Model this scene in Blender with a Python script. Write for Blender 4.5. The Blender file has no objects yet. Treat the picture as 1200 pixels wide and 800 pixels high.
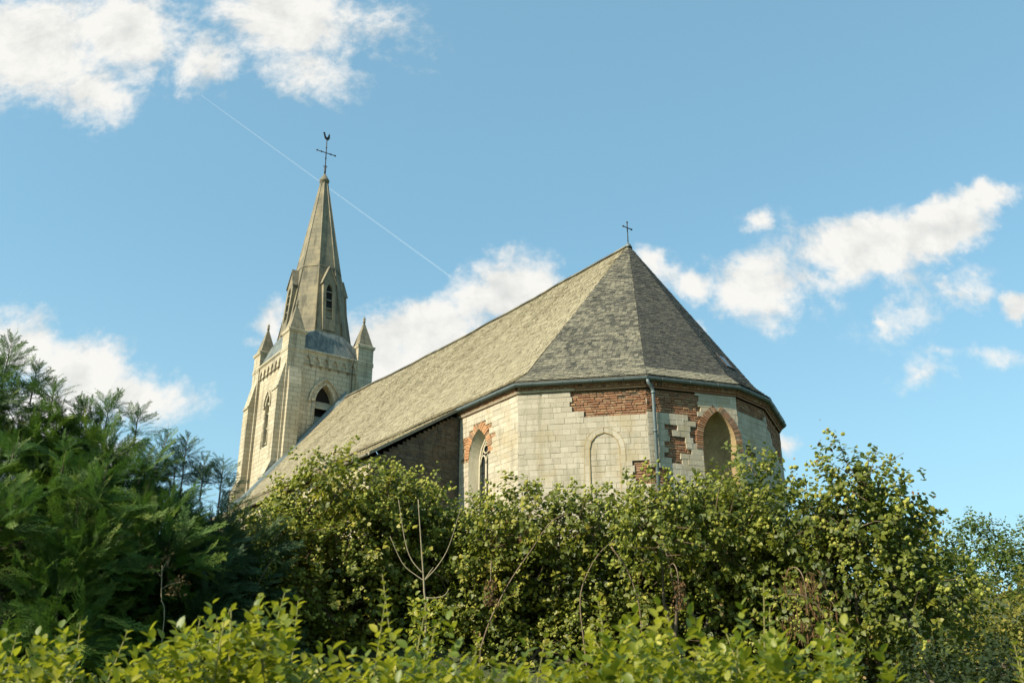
import bpy, bmesh, math, random
import numpy as np
from mathutils import Vector, Matrix
random.seed(7)
rng = np.random.default_rng(11)
R = math.radians
SC = bpy.context.scene
COL = SC.collection

# ------------------------------------------------------------------ camera
EYE = 1.6
FPX, TH = 1154.0, R(22.72)
cam_d = bpy.data.cameras.new("camera")
cam = bpy.data.objects.new("camera", cam_d)
COL.objects.link(cam)
cam.location = (0, 0, EYE)
cam.rotation_euler = (R(90) + TH, 0, 0)
cam_d.sensor_width = 36
cam_d.lens = FPX / 1200 * 36
cam_d.clip_start, cam_d.clip_end = 0.1, 20000
cam_d.dof.use_dof = True
cam_d.dof.focus_distance = 19
cam_d.dof.aperture_fstop = 4.2
SC.camera = cam
CT, ST = math.cos(TH), math.sin(TH)

def ray(u, v):
    x = (u - 600) / FPX; y = (400 - v) / FPX
    return np.array([x, CT - y * ST, ST + y * CT])
def at(u, v, Y):
    r = ray(u, v); k = Y / r[1]
    return np.array([r[0] * k, Y, r[2] * k + EYE])

# ------------------------------------------------------------------ sun and sky
SUN_AZ, SUN_EL = R(57), R(37)           # azimuth measured to the left of straight behind the camera
sdir = Vector((-math.sin(SUN_AZ) * math.cos(SUN_EL), -math.cos(SUN_AZ) * math.cos(SUN_EL), math.sin(SUN_EL)))
sun_d = bpy.data.lights.new("sun", 'SUN')
sun_d.energy = 5.0
sun_d.angle = R(0.53)
sun_d.color = (1.0, 0.9, 0.72)
sun = bpy.data.objects.new("sun", sun_d)
sun.rotation_euler = sdir.to_track_quat('Z', 'Y').to_euler()
sun.location = (-30, -20, 60)
COL.objects.link(sun)

SC.view_settings.view_transform = 'Standard'
SC.view_settings.look = 'None'
SC.view_settings.exposure = 0.72
SC.view_settings.gamma = 1.0
SC.view_settings.use_curve_mapping = False

class NT:
    """small helper to write node trees"""
    def __init__(s, tree): s.t = tree; s.n = tree.nodes; s.l = tree.links
    def new(s, typ, **kw):
        n = s.n.new(typ)
        for k, v in kw.items(): setattr(n, k, v)
        return n
    def set(s, sock, v):
        if hasattr(v, 'is_output') or isinstance(v, bpy.types.NodeSocket): s.l.new(v, sock)
        else: sock.default_value = v
    def math(s, op, a, b=None, c=None, clamp=False):
        n = s.n.new('ShaderNodeMath'); n.operation = op; n.use_clamp = clamp
        for i, x in enumerate((a, b, c)):
            if x is not None: s.set(n.inputs[i], x)
        return n.outputs[0]
    def vmath(s, op, a, b=None, c=None):
        n = s.n.new('ShaderNodeVectorMath'); n.operation = op
        for i, x in enumerate((a, b, c)):
            if x is not None: s.set(n.inputs[i], x)
        return n.outputs['Value'] if op in ('LENGTH', 'DOT_PRODUCT', 'DISTANCE') else n.outputs[0]
    def mix(s, fac, a, b, blend='MIX'):
        n = s.n.new('ShaderNodeMix'); n.data_type = 'RGBA'; n.blend_type = blend
        s.set(n.inputs[0], fac)
        for k, x in ((6, a), (7, b)):
            if isinstance(x, (tuple, list)): x = tuple(x)[:3] + (1,)
            s.set(n.inputs[k], x)
        return n.outputs[2]
    def noise(s, vec, scale, detail=4, rough=0.55, dist=0.0, color=False):
        n = s.n.new('ShaderNodeTexNoise')
        if vec is not None: s.l.new(vec, n.inputs['Vector'])
        n.inputs['Scale'].default_value = scale; n.inputs['Detail'].default_value = detail
        n.inputs['Roughness'].default_value = rough; n.inputs['Distortion'].default_value = dist
        return n.outputs['Color'] if color else n.outputs[0]
    def range(s, v, a, b, c=0.0, d=1.0, smooth=False):
        n = s.n.new('ShaderNodeMapRange')
        if smooth: n.interpolation_type = 'SMOOTHSTEP'
        s.set(n.inputs[0], v)
        for i, x in enumerate((a, b, c, d)): s.set(n.inputs[i + 1], x)
        return n.outputs[0]

world = bpy.data.worlds.new("World"); SC.world = world
world.use_nodes = True
wt = NT(world.node_tree)
for nn in list(wt.n): wt.n.remove(nn)
SKY_STR = 0.1
sky = wt.new('ShaderNodeTexSky'); sky.sky_type = 'NISHITA'
sky.sun_disc = False
sky.sun_elevation = SUN_EL
sky.sun_rotation = math.atan2(sdir.x, sdir.y) % (2 * math.pi)
sky.altitude = 80; sky.air_density = 1.0; sky.dust_density = 1.3; sky.ozone_density = 1.5
tc = wt.new('ShaderNodeTexCoord')
dirv = tc.outputs['Generated']
sep = wt.new('ShaderNodeSeparateXYZ'); wt.l.new(dirv, sep.inputs[0])
ymax = wt.math('MAXIMUM', sep.outputs[1], 0.05)
cx = wt.math('DIVIDE', sep.outputs[0], ymax); cz = wt.math('DIVIDE', sep.outputs[2], ymax)
cmb = wt.new('ShaderNodeCombineXYZ'); wt.l.new(cx, cmb.inputs[0]); wt.l.new(cz, cmb.inputs[1])
flat = cmb.outputs[0]
w1 = wt.noise(flat, 6.0, 5, 0.6, color=True)
w1 = wt.vmath('SUBTRACT', w1, (0.5, 0.5, 0.5)); w1 = wt.vmath('MULTIPLY', w1, (0.13, 0.10, 0))
w2 = wt.noise(flat, 26.0, 5, 0.65, color=True)
w2 = wt.vmath('SUBTRACT', w2, (0.5, 0.5, 0.5)); w2 = wt.vmath('MULTIPLY', w2, (0.03, 0.03, 0))
warp = wt.vmath('ADD', wt.vmath('ADD', flat, w1), w2)
# each cloud is a group of ellipses on the sky: centre, half axes (in 1/1200 of the view), tilt, density
CLOUDS = [
    (30, 55, 130, 75, -5, 1.35), (150, 40, 75, 60, 20, 1.25), (100, 105, 55, 45, 30, .95),
    (330, 20, 105, 48, 8, 1.2), (250, 72, 52, 48, 20, .75), (350, 75, 75, 42, 35, .62), (455, 35, 55, 30, 20, .34),
    (20, 400, 75, 40, 0, 1.0), (105, 425, 85, 52, 20, 1.2), (170, 455, 78, 34, 25, 1.0), (60, 470, 120, 40, 0, .8), (150, 535, 42, 40, 40, .9), (40, 520, 90, 50, 0, .8),
    (588, 338, 78, 52, -5, 1.35), (500, 385, 90, 52, -20, 1.3), (440, 420, 80, 55, 0, 1.3), (640, 330, 45, 26, 25, .9), (530, 430, 120, 60, 0, 1.2), (330, 378, 42, 34, -20, .72), (300, 400, 26, 14, 0, .5),
    (765, 305, 34, 22, 30, .8), (820, 320, 38, 22, 0, .72), (895, 335, 62, 48, 10, 1.15), (1000, 282, 100, 48, -8, 1.4), (1085, 262, 105, 42, -12, 1.4), (1150, 242, 56, 22, -5, 1.0), (985, 310, 38, 34, 0, .9),
    (893, 260, 18, 13, 0, .5), (1120, 340, 48, 34, 20, .58), (1070, 372, 60, 24, -15, .34), (1195, 362, 26, 26, 0, .95), (1190, 428, 42, 18, 0, .4), (1085, 445, 42, 14, 0, .26), (1028, 384, 20, 10, 0, .5),
    (855, 322, 42, 20, 0, .5), (790, 314, 40, 16, 0, .5), (948, 332, 42, 30, 0, .6), (1060, 325, 60, 26, 0, .28), (575, 318, 45, 26, 0, 1.0), (460, 390, 70, 40, -15, 1.1), (820, 375, 22, 14, 0, .6), (1115, 420, 30, 12, 0, .2), (920, 510, 28, 12, 0, .5),
]
acc = None
for (u, v, a, b, rot, wgt) in CLOUDS:
    r0 = ray(u, v); A0, B0 = r0[0] / r0[1], r0[2] / r0[1]
    ra = ray(u + a, v); rb = ray(u, v - b)
    sa = abs(ra[0] / ra[1] - A0); sb = abs(rb[2] / rb[1] - B0)
    m = wt.new('ShaderNodeMapping'); m.vector_type = 'TEXTURE'
    m.inputs['Location'].default_value = (A0, B0, 0); m.inputs['Rotation'].default_value = (0, 0, R(-rot))
    m.inputs['Scale'].default_value = (sa, sb, 1)
    wt.l.new(warp, m.inputs['Vector'])
    q = wt.math('MULTIPLY_ADD', wt.vmath('LENGTH', m.outputs[0]), -wgt * 1.3, wgt * 1.3)
    acc = q if acc is None else wt.math('SMOOTH_MAX', acc, q, 0.12)
fb = wt.noise(flat, 13.0, 10, 0.64, 0.3)
fb2 = wt.noise(flat, 60.0, 6, 0.6, 0.2)
dens = wt.math('ADD', acc, wt.math('MULTIPLY', wt.math('SUBTRACT', fb, 0.5), 2.1))
dens = wt.math('ADD', dens, wt.math('MULTIPLY', wt.math('SUBTRACT', fb2, 0.5), 0.9))
inside = wt.range(acc, -0.6, 0.15, smooth=True)
alpha = wt.math('MULTIPLY', wt.range(dens, -0.15, 0.85, smooth=True), inside)
off = wt.vmath('ADD', flat, (-0.022, 0.028, 0))
fbs = wt.noise(off, 13.0, 8, 0.62, 0.3)
lit = wt.math('MULTIPLY', wt.math('SUBTRACT', fb, fbs), 2.4)
thick = wt.range(dens, 0.9, 2.1, 0.0, 1.0, smooth=True)
grey = wt.math('SUBTRACT', wt.math('MULTIPLY_ADD', thick, 0.5, 0.1), lit, clamp=True)
ccol = wt.mix(grey, (5.9, 5.8, 5.5), (3.8, 3.95, 3.85))
skyc = wt.mix(1.0, sky.outputs[0], (1.26, 1.66, 1.47), 'MULTIPLY')
skyc = wt.mix(0.42, skyc, (1.78, 3.36, 4.35))
hz = wt.range(sep.outputs[2], 0.05, 0.5, 0.42, 0.0, smooth=True)
skyc = wt.mix(hz, skyc, (3.25, 4.8, 5.3))
full = wt.mix(wt.math('MULTIPLY', alpha, 0.97), skyc, ccol)
bg = wt.new('ShaderNodeBackground'); bg.inputs['Strength'].default_value = SKY_STR
wt.l.new(full, bg.inputs['Color'])
wo = wt.new('ShaderNodeOutputWorld'); wt.l.new(bg.outputs[0], wo.inputs['Surface'])
world.cycles.sampling_method = 'MANUAL'; world.cycles.sample_map_resolution = 512
SC.cycles.max_bounces = 6; SC.cycles.diffuse_bounces = 3; SC.cycles.glossy_bounces = 2
SC.cycles.transmission_bounces = 3; SC.cycles.transparent_max_bounces = 6
SC.cycles.caustics_reflective = False; SC.cycles.caustics_refractive = False

# ------------------------------------------------------------------ object helpers
def tag(o, label, cat, group=None, kind=None):
    o['label'] = label; o['category'] = cat
    if group: o['group'] = group
    if kind: o['kind'] = kind
    return o
def empty(name, loc=(0, 0, 0), rz=0.0, parent=None):
    o = bpy.data.objects.new(name, None); COL.objects.link(o)
    o.location = loc; o.rotation_euler = (0, 0, rz); o.empty_display_size = .5
    if parent: o.parent = parent
    return o
def link(name, me, mat, parent=None, loc=None):
    o = bpy.data.objects.new(name, me); COL.objects.link(o)
    if mat is not None: me.materials.append(mat)
    if parent is not None: o.parent = parent
    if loc is not None: o.location = loc
    return o

class MB:
    """collects polygons and links them as one mesh object, with UVs in metres along each face"""
    def __init__(s): s.v = []; s.f = []; s.sm = []
    def vert(s, p): s.v.append((float(p[0]), float(p[1]), float(p[2]))); return len(s.v) - 1
    def poly(s, pts, smooth=False):
        s.f.append([s.vert(p) for p in pts]); s.sm.append(smooth)
    def hexa(s, b, t):
        """b, t: four bottom and four top points, counter-clockwise from above"""
        i = [s.vert(p) for p in list(b) + list(t)]
        for q in ((3, 2, 1, 0), (4, 5, 6, 7), (0, 1, 5, 4), (1, 2, 6, 5), (2, 3, 7, 6), (3, 0, 4, 7)):
            s.f.append([i[k] for k in q]); s.sm.append(False)
    def box(s, x0, x1, y0, y1, z0, z1):
        s.hexa([(x0, y0, z0), (x1, y0, z0), (x1, y1, z0), (x0, y1, z0)], [(x0, y0, z1), (x1, y0, z1), (x1, y1, z1), (x0, y1, z1)])
    def tube(s, path, rad, n=8, cap=True, smooth=True):
        path = [np.array(p, float) for p in path]
        rad = rad if hasattr(rad, '__len__') else [rad] * len(path)
        rings = []
        up = np.array([0.13, 0.21, 0.97])
        for i, p in enumerate(path):
            d = path[min(i + 1, len(path) - 1)] - path[max(i - 1, 0)]
            d = d / (np.linalg.norm(d) + 1e-9)
            a = np.cross(d, up)
            if np.linalg.norm(a) < .05: a = np.cross(d, np.array([1., 0, 0]))
            a /= np.linalg.norm(a); b = np.cross(d, a)
            rings.append([s.vert(p + rad[i] * (math.cos(2 * math.pi * k / n) * a + math.sin(2 * math.pi * k / n) * b)) for k in range(n)])
        for r0, r1 in zip(rings, rings[1:]):
            for k in range(n):
                s.f.append([r0[k], r0[(k + 1) % n], r1[(k + 1) % n], r1[k]][::-1]); s.sm.append(smooth)
        if cap:
            s.f.append(rings[0]); s.sm.append(False); s.f.append(rings[-1][::-1]); s.sm.append(False)
    def build(s, name, mat, parent=None, loc=None):
        me = bpy.data.meshes.new(name); me.from_pydata(s.v, [], s.f); 
        me.polygons.foreach_set('use_smooth', s.sm)
        uv = me.uv_layers.new(name='UVMap')
        V = s.v; data = np.zeros((len(me.loops), 2), np.float32); k = 0
        for f in s.f:
            p0, p1, p2 = (np.array(V[f[0]]), np.array(V[f[1]]), np.array(V[f[2]]))
            nn = np.cross(p1 - p0, p2 - p0)
            if len(f) > 3:
                p3 = np.array(V[f[3]]); nn = np.cross(p2 - p0, p3 - p1)
            L = np.linalg.norm(nn); nn = nn / L if L > 1e-12 else np.array([0, 0, 1.])
            t = np.array([-nn[1], nn[0], 0.]); L = np.linalg.norm(t)
            t = t / L if L > .02 else np.array([1., 0, 0])
            b = np.cross(nn, t)
            for i in f:
                p = np.array(V[i]); data[k] = (p @ t, p @ b); k += 1
        uv.data.foreach_set('uv', data.ravel())
        return link(name, me, mat, parent, loc)

def np_mesh(name, verts, faces, mat, parent=None, attrs=None, smooth=True, loc=None):
    """verts (N,3), faces (M,k) with constant k"""
    me = bpy.data.meshes.new(name)
    nv, (nf, k) = len(verts), faces.shape
    me.vertices.add(nv); me.vertices.foreach_set('co', np.ascontiguousarray(verts, np.float32).ravel())
    me.loops.add(nf * k); me.loops.foreach_set('vertex_index', np.ascontiguousarray(faces, np.int32).ravel())
    me.polygons.add(nf)
    me.polygons.foreach_set('loop_start', np.arange(0, nf * k, k, dtype=np.int32))
    me.polygons.foreach_set('loop_total', np.full(nf, k, np.int32))
    me.polygons.foreach_set('use_smooth', np.full(nf, smooth, bool))
    for an, arr in (attrs or {}).items():
        a = me.attributes.new(an, 'FLOAT', 'POINT'); a.data.foreach_set('value', np.ascontiguousarray(arr, np.float32))
    me.update(); me.validate()
    return link(name, me, mat, parent, loc)

# ------------------------------------------------------------------ materials
def new_mat(name):
    m = bpy.data.materials.new(name); m.use_nodes = True
    t = NT(m.node_tree); b = t.n['Principled BSDF']
    return m, t, b
def bump(t, b, h, strength=.5, dist=.02):
    n = t.new('ShaderNodeBump'); n.inputs['Strength'].default_value = strength; n.inputs['Distance'].default_value = dist
    t.l.new(h, n.inputs['Height']); t.l.new(n.outputs[0], b.inputs['Normal'])
def objco(t): return t.new('ShaderNodeTexCoord').outputs['Object']
def island(t): return t.new('ShaderNodeNewGeometry').outputs['Random Per Island']
def ramp(t, v, stops):
    n = t.new('ShaderNodeValToRGB'); t.l.new(v, n.inputs[0])
    e = n.color_ramp.elements
    while len(e) < len(stops): e.new(.5)
    for x, (p, c) in zip(e, stops): x.position = p; x.color = tuple(c) + (1,)
    return n.outputs[0]

def block_stone(name, c0, c1, stain, moss, amount=.5):
    m, t, b = new_mat(name); oc = objco(t)
    base = t.mix(island(t), c0, c1)
    n1 = t.noise(oc, 1.1, 6, .65); n2 = t.noise(oc, 7.0, 5, .7); n3 = t.noise(oc, 38.0, 4, .7)
    sm = t.new('ShaderNodeMapping'); t.l.new(oc, sm.inputs[0]); sm.inputs['Scale'].default_value = (3.2, 3.2, .4)
    n5 = t.noise(sm.outputs[0], 1.3, 6, .7)
    base = t.mix(t.math('MULTIPLY', t.range(n5, .48, .68, smooth=True), .7), base, moss)
    base = t.mix(t.math('MULTIPLY', t.range(n1, .48, .68, smooth=True), amount), base, stain)
    base = t.mix(t.math('MULTIPLY', t.range(n2, .56, .72, smooth=True), .55), base, moss)
    base = t.mix(t.range(n3, .3, .75), t.mix(1, base, (.80, .79, .76), 'MULTIPLY'), base)
    t.l.new(base, b.inputs['Base Color']); b.inputs['Roughness'].default_value = .92
    b.inputs['Specular IOR Level'].default_value = .2
    bump(t, b, t.math('ADD', t.math('MULTIPLY', n2, .7), n3), .55, .012)
    return m
M = {}
M['chalk'] = block_stone('chalk_ashlar', (.535, .475, .375), (.42, .37, .285), (.41, .33, .20), (.28, .25, .18), .6)
M['trim'] = block_stone('dressed_stone', (.55, .49, .36), (.47, .42, .31), (.42, .36, .24), (.34, .31, .22), .35)

def brick_mat(name, c0, c1, c2):
    m, t, b = new_mat(name); oc = objco(t)
    base = ramp(t, island(t), [(0, c0), (.5, c1), (.85, c2), (1, (.13, .075, .045))])
    n2 = t.noise(oc, 9, 5, .7); n3 = t.noise(oc, 45, 4, .7)
    base = t.mix(t.math('MULTIPLY', t.range(n2, .55, .72), .5), base, (.30, .22, .14))
    base = t.mix(t.range(n3, .3, .7), t.mix(1, base, (.65, .62, .6), 'MULTIPLY'), base)
    t.l.new(base, b.inputs['Base Color']); b.inputs['Roughness'].default_value = .9
    bump(t, b, n3, .6, .01)
    return m
M['brick'] = brick_mat('weathered_brick', (.38, .18, .085), (.27, .125, .065), (.43, .26, .14))
M['orange'] = brick_mat('orange_brick', (.47, .25, .115), (.42, .21, .095), (.50, .32, .17))

def plain(name, c0, c1, rough=.85, scale=3., metal=0, spec=.3, bumps=.3, uvscale=None):
    m, t, b = new_mat(name); oc = objco(t)
    n1 = t.noise(oc, scale, 6, .65); n2 = t.noise(oc, scale * 9, 4, .65)
    base = t.mix(t.range(t.math('ADD', t.math('MULTIPLY', n1, .7), t.math('MULTIPLY', n2, .3)), .36, .64), c0, c1)
    t.l.new(base, b.inputs['Base Color']); b.inputs['Roughness'].default_value = rough
    b.inputs['Metallic'].default_value = metal; b.inputs['Specular IOR Level'].default_value = spec
    if bumps: bump(t, b, n2, bumps, .01)
    return m
M['mortar'] = plain('lime_mortar', (.28, .24, .17), (.41, .36, .265), .95, 4)
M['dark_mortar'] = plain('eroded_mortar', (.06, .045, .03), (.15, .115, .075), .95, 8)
M['plaster'] = plain('niche_plaster', (.17, .12, .06), (.40, .30, .155), .95, 1.3)
M['ochre'] = plain('ochre_mortar', (.26, .19, .09), (.36, .28, .15), .95, 5)
M['zinc'] = plain('zinc_gutter', (.10, .125, .125), (.16, .19, .185), .55, 5, .3, .4, .1)
M['iron'] = plain('wrought_iron', (.035, .033, .033), (.07, .06, .055), .7, 20, .4)
M['oak'] = plain('grey_timber', (.17, .15, .11), (.26, .23, .17), .9, 12)
M['shade_black'] = plain('interior_shade', (.012, .012, .012), (.02, .02, .02), .9, 3, bumps=0)  # near-black colour standing in for the shade behind tower and spire openings
M['louvre'] = plain('louvre_board', (.30, .27, .19), (.40, .36, .26), .9, 6)
m, t, b = new_mat('window_glass'); b.inputs['Base Color'].default_value = (.018, .022, .024, 1); b.inputs['Roughness'].default_value = .18
bump(t, b, t.noise(objco(t), 9, 2), .25, .02); M['glass'] = m
m, t, b = new_mat('skylight_glass'); b.inputs['Base Color'].default_value = (.10, .13, .15, 1); b.inputs['Roughness'].default_value = .2; b.inputs['Specular IOR Level'].default_value = .5
M['sky_glass'] = m

def slate(name, lichen, dark=(.038, .040, .037), mid=(.078, .074, .06), lich=(.36, .315, .215)):
    m, t, b = new_mat(name); oc = objco(t)
    base = t.mix(island(t), dark, mid)
    at_ = t.new('ShaderNodeAttribute'); at_.attribute_name = 'lichen'
    n1 = t.noise(oc, 1.3, 6, .65); n2 = t.noise(oc, 11, 5, .75); n4 = t.noise(oc, 36, 4, .75)
    k = t.math('ADD', t.math('MULTIPLY', n1, .3), t.math('MULTIPLY', n2, .3))
    k = t.math('ADD', k, t.math('MULTIPLY', n4, .4))
    k = t.math('ADD', k, t.math('MULTIPLY', t.math('SUBTRACT', island(t), .5), .13))
    thr = t.math('SUBTRACT', lichen, t.math('MULTIPLY', at_.outputs['Fac'], .13))
    f = t.range(k, t.math('SUBTRACT', thr, .17), t.math('ADD', thr, .19), smooth=True)
    base = t.mix(f, base, lich)
    base = t.mix(t.math('MULTIPLY', t.range(t.noise(oc, 5.5, 5, .7), .6, .72), .5), base, (.16, .15, .07))
    t.l.new(base, b.inputs['Base Color']); b.inputs['Roughness'].default_value = .8
    b.inputs['Specular IOR Level'].default_value = .25
    bump(t, b, t.math('ADD', n2, n4), .5, .012)
    return m
M['slate_nave'] = slate('lichened_slate', .31)
M['slate_apse'] = slate('weathered_slate', .545, (.045, .046, .041), (.09, .086, .07), (.27, .245, .175))
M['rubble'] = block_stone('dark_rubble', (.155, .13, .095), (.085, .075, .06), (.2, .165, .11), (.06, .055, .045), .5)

def course_mat(name, c0, c1, stain, dark, bw=.46, bh=.23, mort=(.2, .18, .13), msize=.012, bstr=.6, darkamt=.7):
    m, t, b = new_mat(name); oc = objco(t)
    uv = t.new('ShaderNodeUVMap'); uv.uv_map = 'UVMap'
    br = t.new('ShaderNodeTexBrick'); t.l.new(uv.outputs[0], br.inputs['Vector'])
    br.inputs['Scale'].default_value = 1; br.inputs['Brick Width'].default_value = bw; br.inputs['Row Height'].default_value = bh
    br.inputs['Mortar Size'].default_value = msize; br.inputs['Mortar Smooth'].default_value = .3; br.inputs['Bias'].default_value = 0
    br.inputs['Color1'].default_value = c0 + (1,); br.inputs['Color2'].default_value = c1 + (1,); br.inputs['Mortar'].default_value = mort + (1,)
    n1 = t.noise(oc, .8, 6, .65, .3); n2 = t.noise(oc, 5, 6, .7); n3 = t.noise(oc, 30, 4, .7)
    st = t.new('ShaderNodeMapping'); t.l.new(oc, st.inputs[0]); st.inputs['Scale'].default_value = (2.2, 2.2, .28)
    n5 = t.noise(st.outputs[0], 1.4, 5, .65)
    base = t.mix(t.math('MULTIPLY', t.range(n1, .45, .66, smooth=True), .6), br.outputs['Color'], stain)
    base = t.mix(t.math('MULTIPLY', t.range(n5, .50, .68, smooth=True), darkamt), base, dark)
    base = t.mix(t.math('MULTIPLY', t.range(n2, .55, .7, smooth=True), .4), base, dark)
    base = t.mix(t.range(n3, .3, .7), t.mix(1, base, (.8, .79, .77), 'MULTIPLY'), base)
    t.l.new(base, b.inputs['Base Color']); b.inputs['Roughness'].default_value = .93
    b.inputs['Specular IOR Level'].default_value = .2
    h = t.math('ADD', t.math('MULTIPLY', br.outputs['Fac'], -.8), t.math('MULTIPLY', n3, .6))
    bump(t, b, t.math('ADD', h, n2), bstr, .015)
    return m
M['tower'] = course_mat('tower_limestone', (.53, .465, .345), (.43, .38, .28), (.42, .345, .22), (.20, .175, .13), .5, .24)
M['spire'] = course_mat('spire_stone', (.25, .22, .155), (.195, .175, .128), (.36, .30, .19), (.09, .084, .066), .7, .3, (.12, .11, .085), .008, .5, .7)
M['wall_far'] = course_mat('nave_stone', (.5, .44, .31), (.4, .35, .25), (.42, .34, .2), (.24, .2, .13), .4, .2)
m, t, b = new_mat('lead_sheet'); oc = objco(t)
n1 = t.noise(oc, 2.2, 5, .6); st = t.new('ShaderNodeMapping'); t.l.new(oc, st.inputs[0]); st.inputs['Scale'].default_value = (3, 3, .35)
n2 = t.noise(st.outputs[0], 2.0, 4, .6)
t.l.new(t.mix(t.range(n2, .42, .6), t.mix(n1, (.05, .062, .06), (.085, .10, .095)), (.15, .165, .15)), b.inputs['Base Color'])
b.inputs['Roughness'].default_value = .6; M['lead'] = m

def leaf_mat(name, ca, cb, cc, rough=.4, trans=.3, tcol=(.30, .36, .03), spec=.5):
    """three leaf colours picked per leaf by the attribute 'tint'; thin leaves let some light through"""
    m, t, b = new_mat(name)
    a = t.new('ShaderNodeAttribute'); a.attribute_name = 'tint'
    c = ramp(t, a.outputs['Fac'], [(0, ca), (.5, cb), (1, cc)])
    n = t.noise(objco(t), 30, 3)
    c = t.mix(t.range(n, .3, .7), t.mix(1, c, (.8, .82, .8), 'MULTIPLY'), c)
    t.l.new(c, b.inputs['Base Color']); b.inputs['Roughness'].default_value = rough; b.inputs['Specular IOR Level'].default_value = spec
    tr = t.new('ShaderNodeBsdfTranslucent'); t.l.new(t.mix(.65, c, tcol), tr.inputs[0])
    mx = t.new('ShaderNodeMixShader'); mx.inputs[0].default_value = trans
    t.l.new(b.outputs[0], mx.inputs[1]); t.l.new(tr.outputs[0], mx.inputs[2])
    t.l.new(mx.outputs[0], t.n['Material Output'].inputs['Surface'])
    return m
M['ivy'] = leaf_mat('ivy_leaf', (.036, .062, .012), (.155, .172, .022), (.42, .36, .05), .5, .3, spec=.35)
M['umbel'] = leaf_mat('ivy_flower', (.23, .26, .045), (.33, .335, .06), (.42, .39, .09), .7, .15, spec=.2)
M['privet'] = leaf_mat('hedge_leaf', (.035, .08, .008), (.13, .17, .012), (.40, .36, .03), .48, .38, (.5, .52, .03))
M['conifer'] = leaf_mat('cypress_scale', (.026, .068, .011), (.072, .14, .02), (.22, .25, .035), .6, .25, (.12, .24, .03), .25)
M['blue_conifer'] = leaf_mat('blue_cypress_scale', (.022, .05, .022), (.045, .09, .034), (.10, .145, .045), .6, .12, (.1, .2, .06), .25)
M['tree'] = leaf_mat('tree_leaf', (.03, .06, .014), (.07, .105, .02), (.17, .175, .035), .7, .25, spec=.15)
M['shrub'] = leaf_mat('shrub_leaf', (.10, .115, .022), (.2, .19, .04), (.32, .28, .065), .7, .3, spec=.15)
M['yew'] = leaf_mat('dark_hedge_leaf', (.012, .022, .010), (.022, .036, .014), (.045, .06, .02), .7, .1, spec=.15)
M['dry'] = leaf_mat('dry_leaf', (.11, .06, .028), (.19, .11, .05), (.28, .19, .09), .8, .15, (.3, .2, .08), .15)
M['bark'] = plain('bark', (.10, .075, .05), (.18, .14, .095), .95, 14)
M['shoot'] = plain('green_shoot', (.13, .14, .03), (.2, .17, .06), .7, 14)
M['twig'] = plain('pale_twig', (.22, .18, .11), (.34, .28, .18), .85, 20)
M['cane'] = plain('bramble_cane', (.13, .085, .055), (.22, .16, .10), .8, 20)
m, t, b = new_mat('grass_ground'); oc = objco(t)
t.l.new(t.mix(t.noise(oc, .6, 8, .7), (.03, .045, .012), (.085, .10, .03)), b.inputs['Base Color']); b.inputs['Roughness'].default_value = .95
bump(t, b, t.noise(oc, 9, 6, .7), 1, .08); M['ground'] = m

# ------------------------------------------------------------------ terrain
def sstep(x, a, b):
    k = np.clip((x - a) / (b - a), 0, 1); return k * k * (3 - 2 * k)
def ground(x, y):
    d = np.hypot(x + 3, y - 42)
    plateau = 4.6 * (1 - sstep(d, 24, 37))
    return plateau - .9 * sstep(np.hypot(x, y), 60, 240)
gx = np.concatenate([-np.geomspace(60, 2500, 22)[::-1], np.linspace(-58, 58, 117), np.geomspace(60, 2500, 22)])
gy = np.concatenate([-np.geomspace(21, 2500, 20)[::-1], np.linspace(-20, 90, 111), np.geomspace(92, 3000, 22)])
GX, GY = np.meshgrid(gx, gy, indexing='ij')
GZ = ground(GX, GY) + .05 * np.sin(GX * 1.3) * np.cos(GY * 1.1)
nx, ny = GX.shape
idx = np.arange(nx * ny).reshape(nx, ny)
fc = np.stack([idx[:-1, :-1], idx[1:, :-1], idx[1:, 1:], idx[:-1, 1:]], -1).reshape(-1, 4)
g = np_mesh('ground', np.stack([GX, GY, GZ], -1).reshape(-1, 3), fc, M['ground'])
g['kind'] = 'structure'

# ------------------------------------------------------------------ the church (local x = east, local y = south, z in metres above the eye)
PHI = R(37.94)
wv = np.array([-math.sin(PHI), math.cos(PHI), 0]); nv_ = np.array([-math.cos(PHI), -math.sin(PHI), 0])
ORG = np.array([4.297, 31.245, 0.0])
church = empty('church', (ORG[0], ORG[1], EYE), math.atan2(-wv[1], -wv[0]))
tag(church, 'old village church of pale stone with lichened slate roof, brick patches and slender stone spire', 'church')
def eye_z(u, v, z):
    r = ray(u, v); k = z / r[2]; P = r * k - ORG
    return np.array([-(P @ wv), -(P @ nv_)])
ZB = -EYE + 4.2 - 0.4        # foot of the walls, below the turf
# wall corners of the half-octagon end, from the photograph at the wall head
Wc = [(.15, -5.34), (2.96, -2.77), (4.03, -.04), (3.82, 1.57), (2.58, 3.92)]
WALL = [np.array(q) for q in [(-2.86, -5.34)] + Wc + [(.25, 5.4), (-2.86, 5.4)]]
def offset_poly(P, d):
    out = []
    for i in range(len(P)):
        a = P[i] - P[i - 1] if i > 0 else P[1] - P[0]
        b = P[i + 1] - P[i] if i < len(P) - 1 else P[-1] - P[-2]
        a = a / np.hypot(*a); b = b / np.hypot(*b)
        na = np.array([a[1], -a[0]]); nb = np.array([b[1], -b[0]])
        mm = na + nb; mm /= np.hypot(*mm)
        out.append(P[i] + mm * d / (mm @ na))
    return out
EAVE = offset_poly(WALL, .2)

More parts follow.
